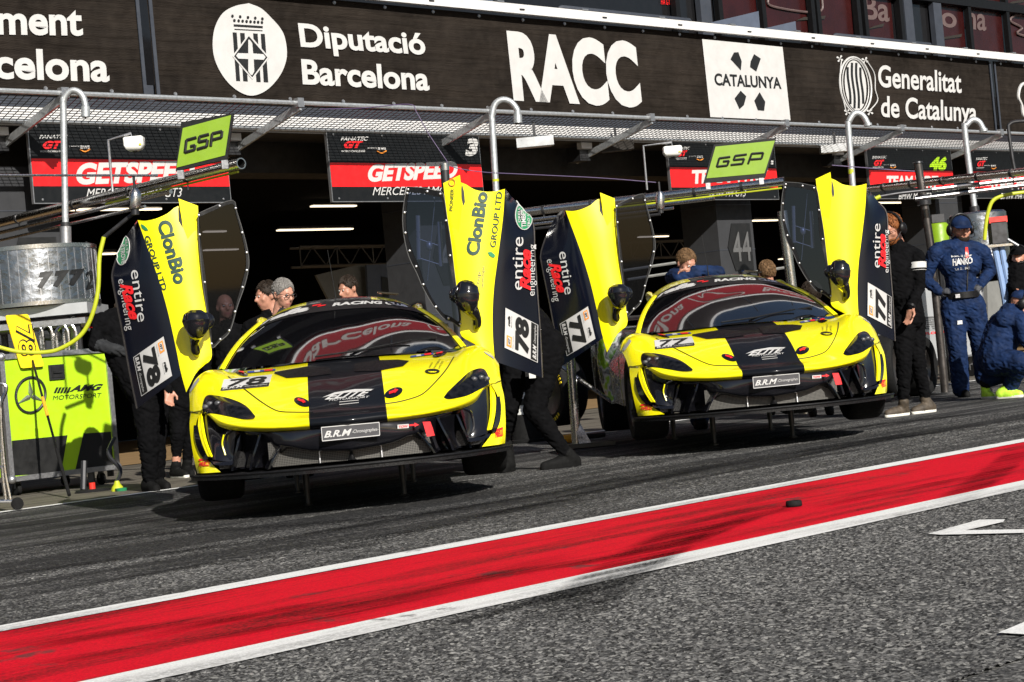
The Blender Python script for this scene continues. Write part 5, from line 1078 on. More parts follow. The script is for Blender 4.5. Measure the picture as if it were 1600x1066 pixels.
screen(zm, [(1050, 115), (1480, 68), (1405, 345), (975, 385)], [(1058, 130), (1470, 88), (1398, 315), (995, 350)], [[(1160, 200), (1085, 210), (1068, 268), (1140, 260), (1152, 228), (1112, 232)], [(1275, 183), (1195, 193), (1185, 222), (1258, 214), (1245, 248), (1165, 256)], [(1285, 248), (1310, 178), (1390, 172), (1378, 212), (1305, 218)]], 20.6, 'lime screen lettered GSP on the boom over the farther car')
# white sensors on bent arms
def sensor(k, pole, box, Y, label):
    P = [atY(k(*q), Y) for q in pole]; t = thing('sensor_arm', P[0], label, 'sensor', 'white sensors on the booms'); b = MB(); b.tube(P, .012, 'aluminium', 8); b.build('arm', t, P[0])
    A, B = atY(k(box[0], box[1]), Y), atY(k(box[2], box[3]), Y); c_ = (A + B) / 2; w, h = abs(B[0] - A[0]), abs(B[2] - A[2]); b = MB()
    b.grid([[c_ + np.array([x * w / 2 * s, y * w * .35 * s, z * h / 2]) for x, y in ((-1, -.8), (-.9, -1), (.9, -1), (1, -.8), (1, .8), (.9, 1), (-.9, 1), (-1, .8), (-1, -.8))] for z, s in ((1, .01), (1, .88), (.85, 1), (-.2, 1), (-.75, .8), (-1, .5), (-1, .01))], 'white_plastic'); b.ell(c_ - UP * h * .5, (w * .12, w * .12, h * .14), 'dark_steel'); b.box(c_ + np.array([w * .36, -w * .36, -h * .12]), (w * .12, .004, h * .12), 'yellow_board'); b.build('sensor_head', t, P[0])
sensor(zg, [(165, 765), (122, 250), (350, 182), (358, 230)], (278, 228, 487, 350), 15.9, 'white sensor on a bent arm over the left boom')
sensor(zm, [(582, 430), (556, 125), (752, 100), (758, 135)], (690, 135, 826, 195), 20.9, 'white sensor on a bent arm over the second boom')
pipe(zo(1, 0, 0), [(0, 274), (247, 274.5)], 16.5, .012, 'brushed_steel', 'thin horizontal steel rod in front of the left hanging sign', name='steel_rod')
pipe(z3r, [(1520, 610), (1500, 500), (1470, 275), (1480, 235), (1520, 215), (1600, 208)], 21, .02, 'dark_steel', 'thin black lamp pole at the top right corner', 'pole', 'lamp_pole')
for i, (a, c_) in enumerate((((973, 423), (1060, 410)), ((980, 437), (1060, 425)), ((1180, 425), (1235, 417)))):
    A, B = atY(a, 27), atY(c_, 27.5); b = MB(); b.tube([A, B], .022, 'light_panel', 6); tag(b.build('shelf_rail', origin=A), ['upper pale shelf rail in the garage left of the folded arms man', 'lower pale shelf rail in the garage left of the folded arms man', 'short pale shelf rail in the garage near the brown haired head'][i], 'rail', 'pale shelf rails in the garage')
# hoses
pipe(zA, [(440, 75), (345, 152)], 16.3, .018, 'dark_steel', 'short dark rod between the air cylinder and the yellow hose', name='hose_rod')
pipe(zA, [(346, 150), (331, 220), (326, 330), (303, 420), (266, 480), (205, 520), (150, 534), (60, 532), (-30, 510)], 16.2, .019, 'hose_yellow', 'yellow air hose looping down in front of the foil drum', 'hose', 'air_hose', 'yellow air hoses')
pipe(z3r, [(1620, 800), (1450, 825), (1345, 868), (1302, 960), (1282, 1066), (1270, 1200)], 21.5, .022, 'hose_yellow', 'yellow air hose hanging at the right in front of the red collared pipe', 'hose', 'air_hose', 'yellow air hoses')
pipe(z3r, [(332, 885), (352, 862), (402, 838)], 22, .025, 'hose_yellow', 'short yellow hose end near the lime numbered sign', 'hose', 'air_hose', 'yellow air hoses')
pipe(z3r, [(402, 838), (560, 812), (760, 790), (830, 782)], 22, .02, 'dark_steel', 'dark hose leading to the short yellow hose end', 'hose', 'air_hose')
# purple cable
pipe(z2, [(0, 488), (200, 482), (395, 466), (430, 500), (480, 590), (560, 710), (590, 745), (720, 768), (900, 778), (1250, 795), (1500, 815)], 23.5, .006, 'wire_purple', 'thin purple cable drooping across the signs', 'cable', 'cable')
# ---- flood lamps under the canopy
for k, c_, Y, lab in ((z2, (960, 635), 27.5, 'small flood lamp under the canopy right of the sign with the three'), (zt, (757, 663), 34, 'pale flood lamp under the canopy left of the red banded sign with the lime number'), (zm, (370, 130), 30, 'long dim lamp box under the canopy behind the second sensor')):
    c3 = atY(k(*c_), Y); b = MB(); b.box(c3, (.55, .2, .14), 'silver_panel' if Y != 30 else 'beige_beam'); b.box(c3 - UP * .072, (.48, .16, .01), 'white_plastic' if Y != 30 else 'slate_panel'); b.bar(c3 + UP * .07, c3 + UP * .3, .04, .04, 'dark_steel')
    tag(b.build('flood_lamp', origin=c3, smooth=False), lab, 'lamp')

# ---- lime flight case
pc = 16.5; Q = [atP(z7(*q), pc) for q in [(5, 478), (405, 455), (440, 895), (40, 945)]]; s0 = np.mean([Q[0] @ LA, Q[3] @ LA]); s1 = np.mean([Q[1] @ LA, Q[2] @ LA]); zt1_ = (Q[0][2] + Q[1][2]) / 2; zb1 = (Q[2][2] + Q[3][2]) / 2
o = spz((s0 + s1) / 2, pc + .5, 0); t = thing('flight_case', o, 'lime green flight case with a silver star emblem and aluminium edges', 'flight case')
b = MB(); bbox(b, s0, s1, pc, pc + .95, zb1, zt1_, 'lime_paint')
f7 = lambda q, off=.004: atP(q, pc - off)
b.poly([f7(q) for q in K(z7, (45, 797), (256, 776), (232, 916), (52, 930))], 'black_vinyl'); b.poly([f7(q) for q in K(z7, (316, 770), (420, 763), (430, 890), (285, 910))], 'black_vinyl')
decal_text(b, z7, 'AMG', (262, 612), (386, 605), (6, -24), 'black_vinyl', .006, .05, .35, f7); decal_text(b, z7, 'MOTORSPORT', (200, 643), (384, 632), (1, -16), 'black_vinyl', .006, .0, .1, f7)
for i in range(5): x = 203 + i * 12; b.poly([f7(q, .006) for q in K(z7, (x, 617), (x + 9, 616), (x + 19, 594), (x + 10, 595))], 'black_vinyl')
b.build('case_body', t, o, smooth=False)
b = MB(); em = [f7(z7(116 + 56 * math.cos(a), 624 + 67 * math.sin(a) - 4 * math.cos(a)), .01) for a in np.linspace(0, 2 * math.pi, 36, False)]; b.tube(em, .014, 'dark_steel', 8, closed=True)
cst = f7(z7(118, 627), .03)
for tip in ((110, 562), (62, 660), (166, 648)):
    tp = f7(z7(*tip), .008); d = tp - cst; pr_ = np.cross(d, NO); pr_ /= np.linalg.norm(pr_); md = f7(z7(118, 627), .004); b.add([cst, md + d * .18 + pr_ * .028, tp, md + d * .18 - pr_ * .028], [(0, 1, 2), (0, 2, 3)], 'aluminium', True)
b.build('star_emblem', t, o)
b = MB()
for (a, c_) in (((s0, zt1_), (s1, zt1_)), ((s0, zb1), (s1, zb1)), ((s0, zb1), (s0, zt1_)), ((s1, zb1), (s1, zt1_))):
    for p in (pc, pc + .95): b.bar(spz(a[0], p, a[1]), spz(c_[0], p, c_[1]), .05, .05, 'aluminium', NO)
for s in (s0, s1):
    for z in (zb1, zt1_): b.bar(spz(s, pc, z), spz(s, pc + .95, z), .05, .05, 'aluminium'); b.ell(spz(s, pc - .01, z), (.045, .045, .045), 'aluminium')
b.build('edge_trim', t, o)
b = MB(); c_ = f7(z7(214, 537), .012); X_ = LA
b.box(c_, (.17, .02, .15), 'dark_steel', FR); b.box(c_ - NO * .012, (.125, .012, .11), 'black_vinyl', FR); b.bar(c_ - LA * .05 - NO * .025, c_ + LA * .05 - NO * .025, .02, .02, 'black_vinyl'); b.build('latch', t, o, smooth=False)
b = MB()
for s in (s0 + .12, s1 - .12):
    for p in (pc + .12, pc + .82):
        b = MB(); b.lathe([(.001, -.02), (.06, -.02), (.065, 0), (.06, .02), (.001, .02)], 'rubber', spz(s, p, .066), LA, 16); b.bar(spz(s, p, .07), spz(s, p, zb1 - .02), .05, .05, 'dark_steel'); b.build('castor', t, o)
# ---- lollipop board leaning on the case
A = atP(z7(264, 1022), 14.9); A = np.array([A[0], A[1], .03]); B = f7(z7(122, 490), .03); T_ = f7(z7(100, 420), .05)
t = thing('pit_board', (A[0], A[1], 0), 'yellow pit board numbered 78 on a black pole, leaning on the lime case', 'pit board'); o = (A[0], A[1], 0)
d = B - A; b = MB(); b.tube([A, A + d * .32], .017, 'rubber', 10); b.tube([A + d * .32, B], .012, 'satin_black', 10); b.build('pole', t, o)
b = MB(); b.tube([A + d * .56, A + d * .70], .0165, 'orange_grip', 10); b.build('grip', t, o)
b = MB(); Pq = [f7(z7(*q), .05 + .03 * i_) for q, i_ in (((20, 322), 0), ((108, 317), 0), ((168, 515), 0), ((80, 523), 0))]
cen = np.mean(Pq, 0); rr = crom(sum([[p * .9 + Pq[(i - 1) % 4] * .1, p * .97 + cen * .03, p * .9 + Pq[(i + 1) % 4] * .1] for i, p in enumerate(Pq)], []), 1); b.poly(rr, 'yellow_board', NO * .012)
fb = lambda q, off=.0: atP(q, pc - .056 - off); uvq = K(z7, (60, 372), (95, 472), (139, 452), (104, 358))
def dig(pts): 
    return
    Pn = [fb(z7(*q), .004) for q in pts]; b.tube(Pn, .0075, 'black_vinyl', 6, closed=True)
dig([(66, 382), (100, 370), (106, 398), (130, 398), (122, 372), (60, 366), (57, 376)][::1]) if False else None
for s in ([(58, 380), (66, 408), (76, 404), (72, 390), (120, 414), (116, 400), (64, 376)], [(76, 424), (84, 416), (96, 418), (102, 424), (112, 414), (124, 416), (134, 430), (138, 452), (132, 466), (120, 472), (110, 468), (106, 462), (98, 470), (88, 468), (80, 458), (75, 440)], [(110, 430), (118, 428), (124, 440), (124, 454), (116, 456), (110, 446)], [(86, 434), (92, 432), (98, 440), (98, 452), (92, 456), (86, 448)]): dig(s)
decal_text(b, z7, '78', (58, 362), (76, 482), (64, -12), 'black_vinyl', .0, .06, .1, lambda q, off: fb(q, .003)); decal_text(b, z7, '78', (61, 366), (78, 478), (58, -11), 'yellow_board', .0, .005, .1, lambda q, off: fb(q, .006)); b.build('board', t, o, smooth=False)
# ---- trolley cut by the left edge
o = atZ((20, 790)); t = thing('trolley', o, 'chrome tube trolley with small black castors at the left edge', 'trolley'); b = MB(); T = lambda x, y: atY(z7(x, y), 15.6)
for pts in ([(-30, 580), (18, 585), (22, 610), (6, 650), (2, 700), (18, 900), (40, 1020)], [(-30, 640), (0, 650), (8, 900), (22, 1020)], [(-30, 1026), (60, 1024)], [(-30, 900), (14, 895)], [(-30, 840), (10, 836)]): b.tube(crom([T(*q) for q in pts], 4) if len(pts) > 2 else [T(*q) for q in pts], .016, 'brushed_steel', 8)
b.build('frame', t, o); b = MB(); w = T(64, 1018); w[2] = .06; b.lathe([(.001, -.018), (.05, -.018), (.055, 0), (.05, .018), (.001, .018)], 'rubber', w, (.7, -.7, 0), 16); b.build('castor', t, o)
# ---- things on the apron
def tyre_thing(q, Y, z, r, w, ax, label, letters=False):
    c_ = atY(q, Y); c_[2] = z; ax = V3(ax) / np.linalg.norm(ax); h = w / 2; b = MB()
    b.lathe([(r * .66, -h * .86), (r * .8, -h), (r * .93, -h * .96), (r * .99, -h * .78), (r, -h * .5), (r, h * .5), (r * .99, h * .78), (r * .93, h * .96), (r * .8, h), (r * .66, h * .86), (r * .64, 0), (r * .66, -h * .86)], 'rubber', c_, ax, 36)
    b.lathe([(r * .66, h * .6), (r * .6, h * .5), (.05, h * .1), (.001, h * .1)], 'rim_metal', c_, ax, 24); b.lathe([(r * .66, -h * .6), (r * .6, -h * .5), (.05, -h * .1), (.001, -h * .1)], 'rim_metal', c_, ax, 24)
    if letters:
        x, y, d = frame_of(ax)
        for a0 in (.3, 2.4, 4.5):
            for i in range(8):
                for sg in (-1, 1):
                    a = a0 + i * .13; e = x * math.cos(a) + y * math.sin(a); p = c_ + d * h * .99 * sg + e * r * .84; b.box(p, (.022, .035, .006), 'yellow_board', (np.cross(d, e), e, d))
    return tag(b.build('spare_tyre', origin=c_), label, 'tyre', 'spare race tyres')
tyre_thing((1385, 585), 21.5, .42, .36, .3, (.9, -.4, 0), 'black race tyre standing behind the man in black')
tyre_thing((1434, 585), 22.6, .36, .36, .3, (.8, -.5, 0), 'black race tyre standing between the man in black and the silver case')
tyre_thing(z8(352, 480), 19.2, .52, .36, .3, (-.85, -.5, 0), 'race tyre with yellow sidewall lettering between the two cars', True)
b = MB(); c_ = atZ((833, 690)); b.lathe([(.001, .66), (.13, .66), (.14, .64), (.185, .30)], 'white_plastic', c_, n=24); b.lathe([(.172, .43), (.18, .40), (.178, .36), (.17, .36)], 'black_vinyl', c_ + UP * .04, n=24); b.lathe([(.185, .30), (.2, .28), (.23, .04), (.27, .03), (.27, .006), (.001, .006)], 'rubber', c_, n=24)
tag(b.build('bollard', origin=c_), 'white bollard with a black band on a rubber foot behind the walking man', 'bollard')
b = MB(); c_ = atY(z8(395, 738), 18.5); c_[2] = .05; b.tube([c_ - LA * .12, c_ + LA * .1], .045, 'orange_grip', 10); b.tube([c_ + LA * .1, c_ + LA * .45 - NO * .1], .03, 'dark_steel', 8); b.tube([c_ + LA * .3, c_ + LA * .3 - UP * .045], .012, 'dark_steel', 6); b.tube([c_ + LA * .2, c_ + LA * .26], .05, 'aluminium', 10)
tag(b.build('wheel_gun', origin=c_), 'orange handled wheel gun lying between the two cars', 'wheel gun')
b = MB(); c_ = atZ((184, 768)); b.lathe([(.001, .10), (.02, .10), (.03, .07), (.05, .045), (.06, .02), (.06, .004)], 'hose_yellow', c_, n=16); b.tube(crom([c_ + UP * .09, c_ + np.array([.02, .1, .2]), c_ + np.array([-.1, .2, .35]), c_ + np.array([-.05, .3, .5])], 4), .02, 'dark_steel', 8); b.lathe([(.05, .0), (.06, .03), (.001, .032)], 'green_vinyl', c_ + np.array([.05, -.06, .002]), n=12)
tag(b.build('hose_coupling', origin=c_), 'yellow and green hose coupling on the ground beside the lime case', 'coupling')
b = MB(); c_ = atZ((145, 769)); b.lathe([(.001, .03), (.15, .03), (.17, .01), (.17, .003)], 'rubber', c_, n=20); b.tube([c_ + UP * .03, c_ + UP * .09], .03, 'red_plastic', 12); b.tube([c_ + np.array([-.1, .05, .03]), c_ + np.array([-.08, .1, .3])], .03, 'dark_steel', 8)
tag(b.build('jack_stand', origin=c_), 'low black stand with a red post under the corner of the lime case', 'stand')
# silver case at the right with side panel
ps = 15.2; Q = [atP(z6b(*q), ps) for q in [(262, 395), (500, 388), (512, 752), (240, 775)]]; s0, s1 = Q[3] @ LA, Q[2] @ LA + .3; zt1_, zb1 = Q[0][2], Q[3][2]; o = spz((s0 + s1) / 2, ps + .4, 0)
t = thing('silver_case', o, 'silver grey equipment case with striped team lettering behind the standing man in blue', 'equipment case'); b = MB(); bbox(b, s0, s1, ps, ps + .7, zb1, zt1_, 'silver_panel'); fs = lambda q, off=.004: atP(q, ps - off)
decal_text(b, z6b, 'WRT', (188, 632), (366, 618), (3, -62), 'dull_grey_print', .004, .06, .15, fs); decal_text(b, z6b, 'team.com', (205, 656), (350, 641), (1, -18), 'red_vinyl', .004, .02, 0, fs)
for i in range(6): y = 575 + i * 10; b.poly([fs(q, .008) for q in K(z6b, (215, y + 3), (375, y - 8), (375, y - 5), (215, y + 6))], 'silver_panel')
b.build('case_body', t, o, smooth=False); b = MB()
for (a, c_) in (((s0, zt1_), (s1, zt1_)), ((s0, zb1), (s1, zb1)), ((s0, zb1), (s0, zt1_)), ((s1, zb1), (s1, zt1_))): b.bar(spz(a[0], ps, a[1]), spz(c_[0], ps, c_[1]), .03, .03, 'aluminium', NO)
b.build('edge_trim', t, o, smooth=False); b = MB()
for s in (s0 + .2, s1 - .2):
    b = MB(); b.lathe([(.001, -.03), (.09, -.03), (.09, .03), (.001, .03)], 'rubber', spz(s, ps + .2, .095), LA, 16); b.bar(spz(s, ps + .2, .1), spz(s, ps + .2, zb1), .06, .06, 'dark_steel'); b.build('castor', t, o)
b = MB(); Q = [atP(z6b(*q), 15.6) for q in [(555, 400), (640, 388), (650, 570), (560, 585)]]; b.poly(Q, 'light_panel', NO * .2); [b.bar(Q[3] + LA * x, np.array([*(Q[3] + LA * x)[:2], 0.01]), .05, .05, 'dark_steel') for x in (.1, .5)]
tag(b.build('barrier_board', origin=np.array([*Q[3][:2], 0]), smooth=False), 'pale board on legs right of the standing man in blue', 'board')
pipe(z6b, [(592, 235), (640, 480), (655, 640)], 24.5, .045, 'blue_pipe', 'left of two pale blue slanted pipes at the right edge', group='pale blue slanted pipes'); pipe(z6b, [(622, 230), (668, 480), (685, 640)], 24.5, .045, 'blue_pipe', 'right of two pale blue slanted pipes at the right edge', group='pale blue slanted pipes')
b = MB(); c_ = atY(z6b(605, 165), 24.5); b.box(c_, (.2, .2, .28), 'dark_steel'); b.box(c_ + UP * .17, (.24, .2, .08), 'red_plastic'); b.box(c_ - UP * .17 - np.array([0, .02, 0]), (.36, .2, .03), 'brushed_steel'); b.tube([c_ + np.array([.1, -.1, -.1]), c_ + np.array([.22, -.15, -.2])], .02, 'aluminium', 8); b.tube([c_ - UP * .18, np.array([c_[0], c_[1], .01])], .03, 'dark_steel', 8)
tag(b.build('fuel_valve_unit', origin=c_), 'red and black valve unit on a post right of the foil drum', 'valve')
b = MB(); c_ = atY(z6b(325, 185), 27); b.lathe([(.001, .2), (.13, .2), (.15, .17), (.15, -.26), (.001, -.26)], 'lime_screen', c_, n=20); b.box(c_ + UP * .27, (.18, .15, .12), 'dark_steel'); b.tube([c_ - UP * .3, np.array([c_[0], c_[1], .01])], .06, 'dark_steel', 8)
tag(b.build('gas_bottle', origin=c_), 'yellow green canister left of the standing man in blue', 'canister')
# ================================================================== PEOPLE
class Fig:
    """a body grown from overlapping rounded limbs, fused into one skin"""
    def __init__(s, name_label, cat='person'): s.pr = []; s.label = name_label; s.kids = []
    def cap(s, a, ra, b, rb, m): s.pr.append(('c', V3(a), ra, V3(b), rb, m)); return s
    def ell(s, c, rad, m, fr=None): s.pr.append(('e', V3(c), rad, fr or ((1, 0, 0), (0, 1, 0), (0, 0, 1)), None, m)); return s
    def limb(s, pts, rs, m):
        ms = m if isinstance(m, list) else [m] * (len(pts) - 1)
        for i in range(len(pts) - 1): s.cap(pts[i], rs[i], pts[i + 1], rs[i + 1], ms[i])
        return s
    def head(s, c, face, up=(0, 0, 1), k=1.0, skin='skin', hair=None, hairkind='short', cap=None, headset=False, glasses=None, beard=None):
        c = V3(c); f = V3(face) / np.linalg.norm(face); r = np.cross(f, V3(up)); r /= np.linalg.norm(r); u = np.cross(r, f); fr = (r, f, u)
        W_ = lambda x, y, z: c + (r * x + f * y + u * z) * k
        s.ell(W_(0, -.012, .03), (.074 * k, .092 * k, .088 * k), skin, fr); s.ell(W_(0, .022, -.035), (.060 * k, .070 * k, .080 * k), skin, fr); s.cap(W_(0, .058, -.085), .026 * k, W_(0, .045, -.06), .035 * k, skin)
        s.cap(W_(0, .088, .012), .009 * k, W_(0, .110, -.024), .014 * k, skin); s.cap(W_(-.03, .078, .028), .012 * k, W_(.03, .078, .028), .012 * k, skin)
        s.cap(W_(-.018, .086, -.062), .008 * k, W_(.018, .086, -.062), .008 * k, 'red_lip'); s.ell(W_(0, .08, -.045), (.03 * k, .016 * k, .02 * k), skin, fr)
        for sd in (-1, 1): s.ell(W_(sd * .076, -.012, -.005), (.010 * k, .020 * k, .032 * k), skin, fr); s.ell(W_(sd * .045, .055, -.02), (.022 * k, .022 * k, .022 * k), skin, fr)
        s.cap(W_(0, -.015, -.06), .055 * k, W_(0, -.035, -.17), .062 * k, skin)
        e = MB()
        for sd in (-1, 1): e.ell(W_(sd * .03, .086, .010), (.011 * k, .006 * k, .006 * k), 'white_plastic', fr, 10, 6); e.ell(W_(sd * .03, .0905, .010), (.005 * k, .003 * k, .005 * k), 'black_vinyl', fr, 8, 6)
        s.kids.append(('eyes', e))
        if beard:
            b = MB(); b.ell(W_(0, .030, -.070), (.062 * k, .066 * k, .058 * k), beard, fr, 20, 14, -1, .2); s.kids.append(('beard', b))
        if hair:
            b = MB(); rnd = random.Random(3); n0 = 26
            def hp(a, t, g): return np.array([.079 * math.cos(t) * math.cos(a), .097 * math.cos(t) * math.sin(a) - .016, .093 * math.sin(t) + .034]) * (1 + g)
            rows = []
            for i in range(13):
                rw = []
                for j in range(n0):
                    a = 2 * math.pi * j / n0; front = max(0, math.sin(a)); lo = -.75 + 1.25 * front ** 1.3; t = lo + (math.pi / 2 - lo) * i / 12
                    p = hp(a, t, .02 * rnd.uniform(-1, 1) + .01); rw.append(W_(*p))
                rows.append(rw + [rw[0]])
            b.grid(rows, hair)
            for _ in range(420 if hairkind == 'curly' else 320):
                a = rnd.uniform(0, 2 * math.pi); front = max(0, math.sin(a)); t = rnd.uniform(-.7 + 1.2 * front, 1.5); p = hp(a, t, .015); sp = 1.0 if hairkind == 'curly' else .35; q = hp(a + rnd.uniform(-.25, .25) * sp, t - .2, .02 + rnd.uniform(0, .08) * sp); d = (p - q)
                b.tube([W_(*p), W_(*((p + q) / 2 * 1.02)), W_(*q)], [.005 * k, .005 * k, .001 * k], hair, 4, False)
            s.kids.append(('hair', b))
        if cap:
            b = MB(); b.ell(W_(0, -.012, .042), (.087 * k, .104 * k, .082 * k), cap, fr, 24, 12, -.05, 1); br = []
            for a in np.linspace(math.pi * .15, math.pi * .85, 9): br.append([W_(.085 * math.cos(a), .100 * math.sin(a) - .012, .040), W_(.082 * math.cos(a), .100 * math.sin(a) + .075 * math.sin(a), .028 - .006 * abs(math.cos(a)))])
            b.grid(br, cap); b.grid([[p + u * .006 for p in r_] for r_ in br], cap); b.ell(W_(0, -.012, .124), (.01, .01, .006), cap, fr, 8, 4); s.kids.append(('cap', b))
        if headset:
            b = MB(); b.tube([W_(.098 * math.cos(a), -.012, .02 + .118 * math.sin(a)) for a in np.linspace(0, math.pi, 13)], .011 * k, 'satin_black', 8)
            for sd in (-1, 1): b.ell(W_(sd * .098, -.012, .0), (.026 * k, .042 * k, .05 * k), 'satin_black', fr, 14, 10)
            b.tube(crom([W_(-.1, .02, -.01), W_(-.09, .09, -.05), W_(-.04, .125, -.06)], 4), .004, 'satin_black', 5); s.kids.append(('headset', b))
        if glasses:
            b = MB()
            for sd in (-1, 1): (b.ell(W_(sd * .032, .102, .008), (.024 * k, .006 * k, .018 * k), glasses, fr, 12, 8) if glasses == 'sunglass' else b.tube([W_(sd * .033 + .023 * math.cos(a), .103, .008 + .017 * math.sin(a)) for a in np.linspace(0, 2 * math.pi, 12, False)], .0032, 'satin_black', 5, closed=True)); b.tube([W_(sd * .055, .10, .012), W_(sd * .082, .05, .012), W_(sd * .082, -.02, .008)], .003, 'satin_black', 5)
            b.tube([W_(-.01, .106, .014), W_(.01, .106, .014)], .003, 'satin_black', 5); s.kids.append(('glasses', b))
        return s
    def hand(s, w, d, palm, side=1, k=1.0, skin='skin', curl=.5):
        """w wrist, d pointing along the hand, palm = normal of the palm"""
        w = V3(w); d = V3(d) / np.linalg.norm(d); n = V3(palm); n = n - d * (n @ d); n /= np.linalg.norm(n); x = np.cross(d, n) * side
        W_ = lambda a, b, c_: w + (x * a + d * b + n * c_) * k
        s.cap(W_(-.018, .02, 0), .020 * k, W_(-.022, .085, 0), .017 * k, skin); s.cap(W_(.016, .02, 0), .020 * k, W_(.020, .085, 0), .017 * k, skin); s.cap(W_(0, .03, .0), .022 * k, W_(0, .085, 0), .017 * k, skin); s.cap(w, .026 * k, W_(0, .03, 0), .025 * k, skin)
        for i, (a, l) in enumerate(((-.033, .068), (-.011, .078), (.012, .074), (.033, .058))):
            c_ = curl * (1 + .15 * i); p0 = W_(a, .09, 0); dirs = [c_ * .5, c_ * 1.3, c_ * 2.0]; p = p0; rr = [.0105, .0095, .0085, .0075]
            for j, (ln, an) in enumerate(zip((.45, .32, .23), dirs)):
                q = p + (d * math.cos(an) + n * math.sin(an)) * l * ln * k; s.cap(p, rr[j] * k, q, rr[j + 1] * k, skin); p = q
        p0 = W_(-.035, .03, .006); p1 = W_(-.062, .065, .018); p2 = W_(-.06, .098, .03); s.cap(p0, .014 * k, p1, .011 * k, skin); s.cap(p1, .011 * k, p2, .009 * k, skin); return s
    def shoe(s, ankle, toe, heel, m, sole, k=1.0):
        a, t, h = V3(ankle), V3(toe), V3(heel); z = min(t[2], h[2]); t = np.array([t[0], t[1], z]); h = np.array([h[0], h[1], z])
        d = (t - h) / np.linalg.norm(t - h); L_ = np.linalg.norm(t - h); r = .042 * k
        s.cap(h + d * .04 + UP * .05, .042 * k, h + d * L_ * .55 + UP * .048, .044 * k, m); s.cap(h + d * L_ * .55 + UP * .046, .044 * k, t - d * .05 + UP * .036, .034 * k, m); s.cap(a, .048 * k, h + d * .06 + UP * .06, .048 * k, m)
        s.cap(h + d * .03 + UP * .016, .034 * k, h + d * L_ * .6 + UP * .016, .038 * k, sole); s.cap(h + d * L_ * .6 + UP * .016, .038 * k, t - d * .045 + UP * .016, .032 * k, sole); return s
    def build(s, voxel=.011, smooth=3, group=None, extra=None, origin=None):
        b = MB()
        for p in s.pr:
            if p[0] == 'c':
                a, c_ = p[1], p[3]; L_ = np.linalg.norm(c_ - a); d = (c_ - a) / (L_ + 1e-9) if L_ > 1e-6 else UP; n = 12
                pts = [a - d * p[2] * .999] + [a - d * p[2] * math.cos(t) for t in (.4, .8, 1.2)] + [a + d * L_ * f for f in (0, .5, 1)] + [c_ + d * p[4] * math.cos(t) for t in (1.2, .8, .4)] + [c_ + d * p[4] * .999]
                rs = [.002] + [p[2] * math.sin(t) for t in (.4, .8, 1.2)] + [p[2], (p[2] + p[4]) / 2, p[4]] + [p[4] * math.sin(t) for t in (1.2, .8, .4)] + [.002]
                b.tube(pts, rs, 'skin', n)
            else: b.ell(p[1], p[2], 'skin', p[3], 18, 12)
        allz = [min(p[1][2], p[3][2]) if p[0] == 'c' else p[1][2] for p in s.pr]
        if origin is None:
            m = np.mean([p[1] for p in s.pr], 0); origin = np.array([m[0], m[1], 0.0])
        raw = b.build('person', None, origin, smooth=True)
        md = raw.modifiers.new('r', 'REMESH'); md.mode = 'VOXEL'; md.voxel_size = voxel; sm = raw.modifiers.new('s', 'SMOOTH'); sm.factor = .5; sm.iterations = smooth
        dg = bpy.context.evaluated_depsgraph_get(); me = bpy.data.meshes.new_from_object(raw.evaluated_get(dg)); raw.modifiers.clear(); old = raw.data; raw.data = me; bpy.data.meshes.remove(old)
        nf = len(me.polygons); cen = np.empty(nf * 3); me.polygons.foreach_get('center', cen); cen = cen.reshape(-1, 3) + origin
        best = np.full(nf, 1e9); lab = np.zeros(nf, int); names = []
        for p in s.pr:
            if p[5] not in names: names.append(p[5])
            if p[0] == 'c':
                ab = p[3] - p[1]; t = np.clip(((cen - p[1]) @ ab) / (ab @ ab + 1e-12), 0, 1); dd = np.linalg.norm(cen - p[1] - t[:, None] * ab, axis=1) - (p[2] + (p[4] - p[2]) * t)
            else:
                q = (cen - p[1]) @ np.array(p[3]).T / np.array(p[2]); l = np.linalg.norm(q, axis=1); dd = (l - 1) * min(p[2])
            k = dd < best; best[k] = dd[k]; lab[k] = names.index(p[5])
        from mathutils import noise as mn
        nv_ = len(me.vertices); fl = np.zeros(nv_); fab = [n.startswith('fabric') for n in names]
        ll = lab.tolist()
        for pi_, pl_ in enumerate(me.polygons):
            if fab[ll[pi_]]:
                for vi in pl_.vertices: fl[vi] = 1
        nr = np.empty(nv_ * 3); me.vertices.foreach_get('normal', nr); nr = nr.reshape(-1, 3); co = np.empty(nv_ * 3); me.vertices.foreach_get('co', co); co = co.reshape(-1, 3)
        for vi in range(nv_):
            if fl[vi]:
                c_ = Vector(co[vi]); w = mn.noise(Vector((c_.x * 7, c_.y * 7, c_.z * 13))) * .008 + abs(mn.noise(Vector((c_.x * 16 + 5, c_.y * 16, c_.z * 30 + c_.x * 14)))) * -.020
                co[vi] += nr[vi] * w
        me.vertices.foreach_set('co', co.ravel()); me.update()
        me.materials.clear()
        for n in names: me.materials.append(MATS[n])
        me.polygons.foreach_set('material_index', lab); me.polygons.foreach_set('use_smooth', [True] * nf); me.update()
        tag(raw, s.label, 'person', group)
        for nm, kb in s.kids: kb.build(nm, raw, origin)
        s.obj = raw; s.origin = origin; return s
    def kid(s, name, mb): mb.build(name, s.obj, s.origin); return s
mat("red_lip", (.38, .14, .11), .5); mat("grey_badge", (.55, .55, .53), .6); mat("glove_dark", (.012, .014, .02), .7); mat("sunglass", (.01, .01, .01), .1)
K6 = z6b
def FJ(k, Y): return lambda x, y, dy=0.0: atY(k(x, y), Y + dy)
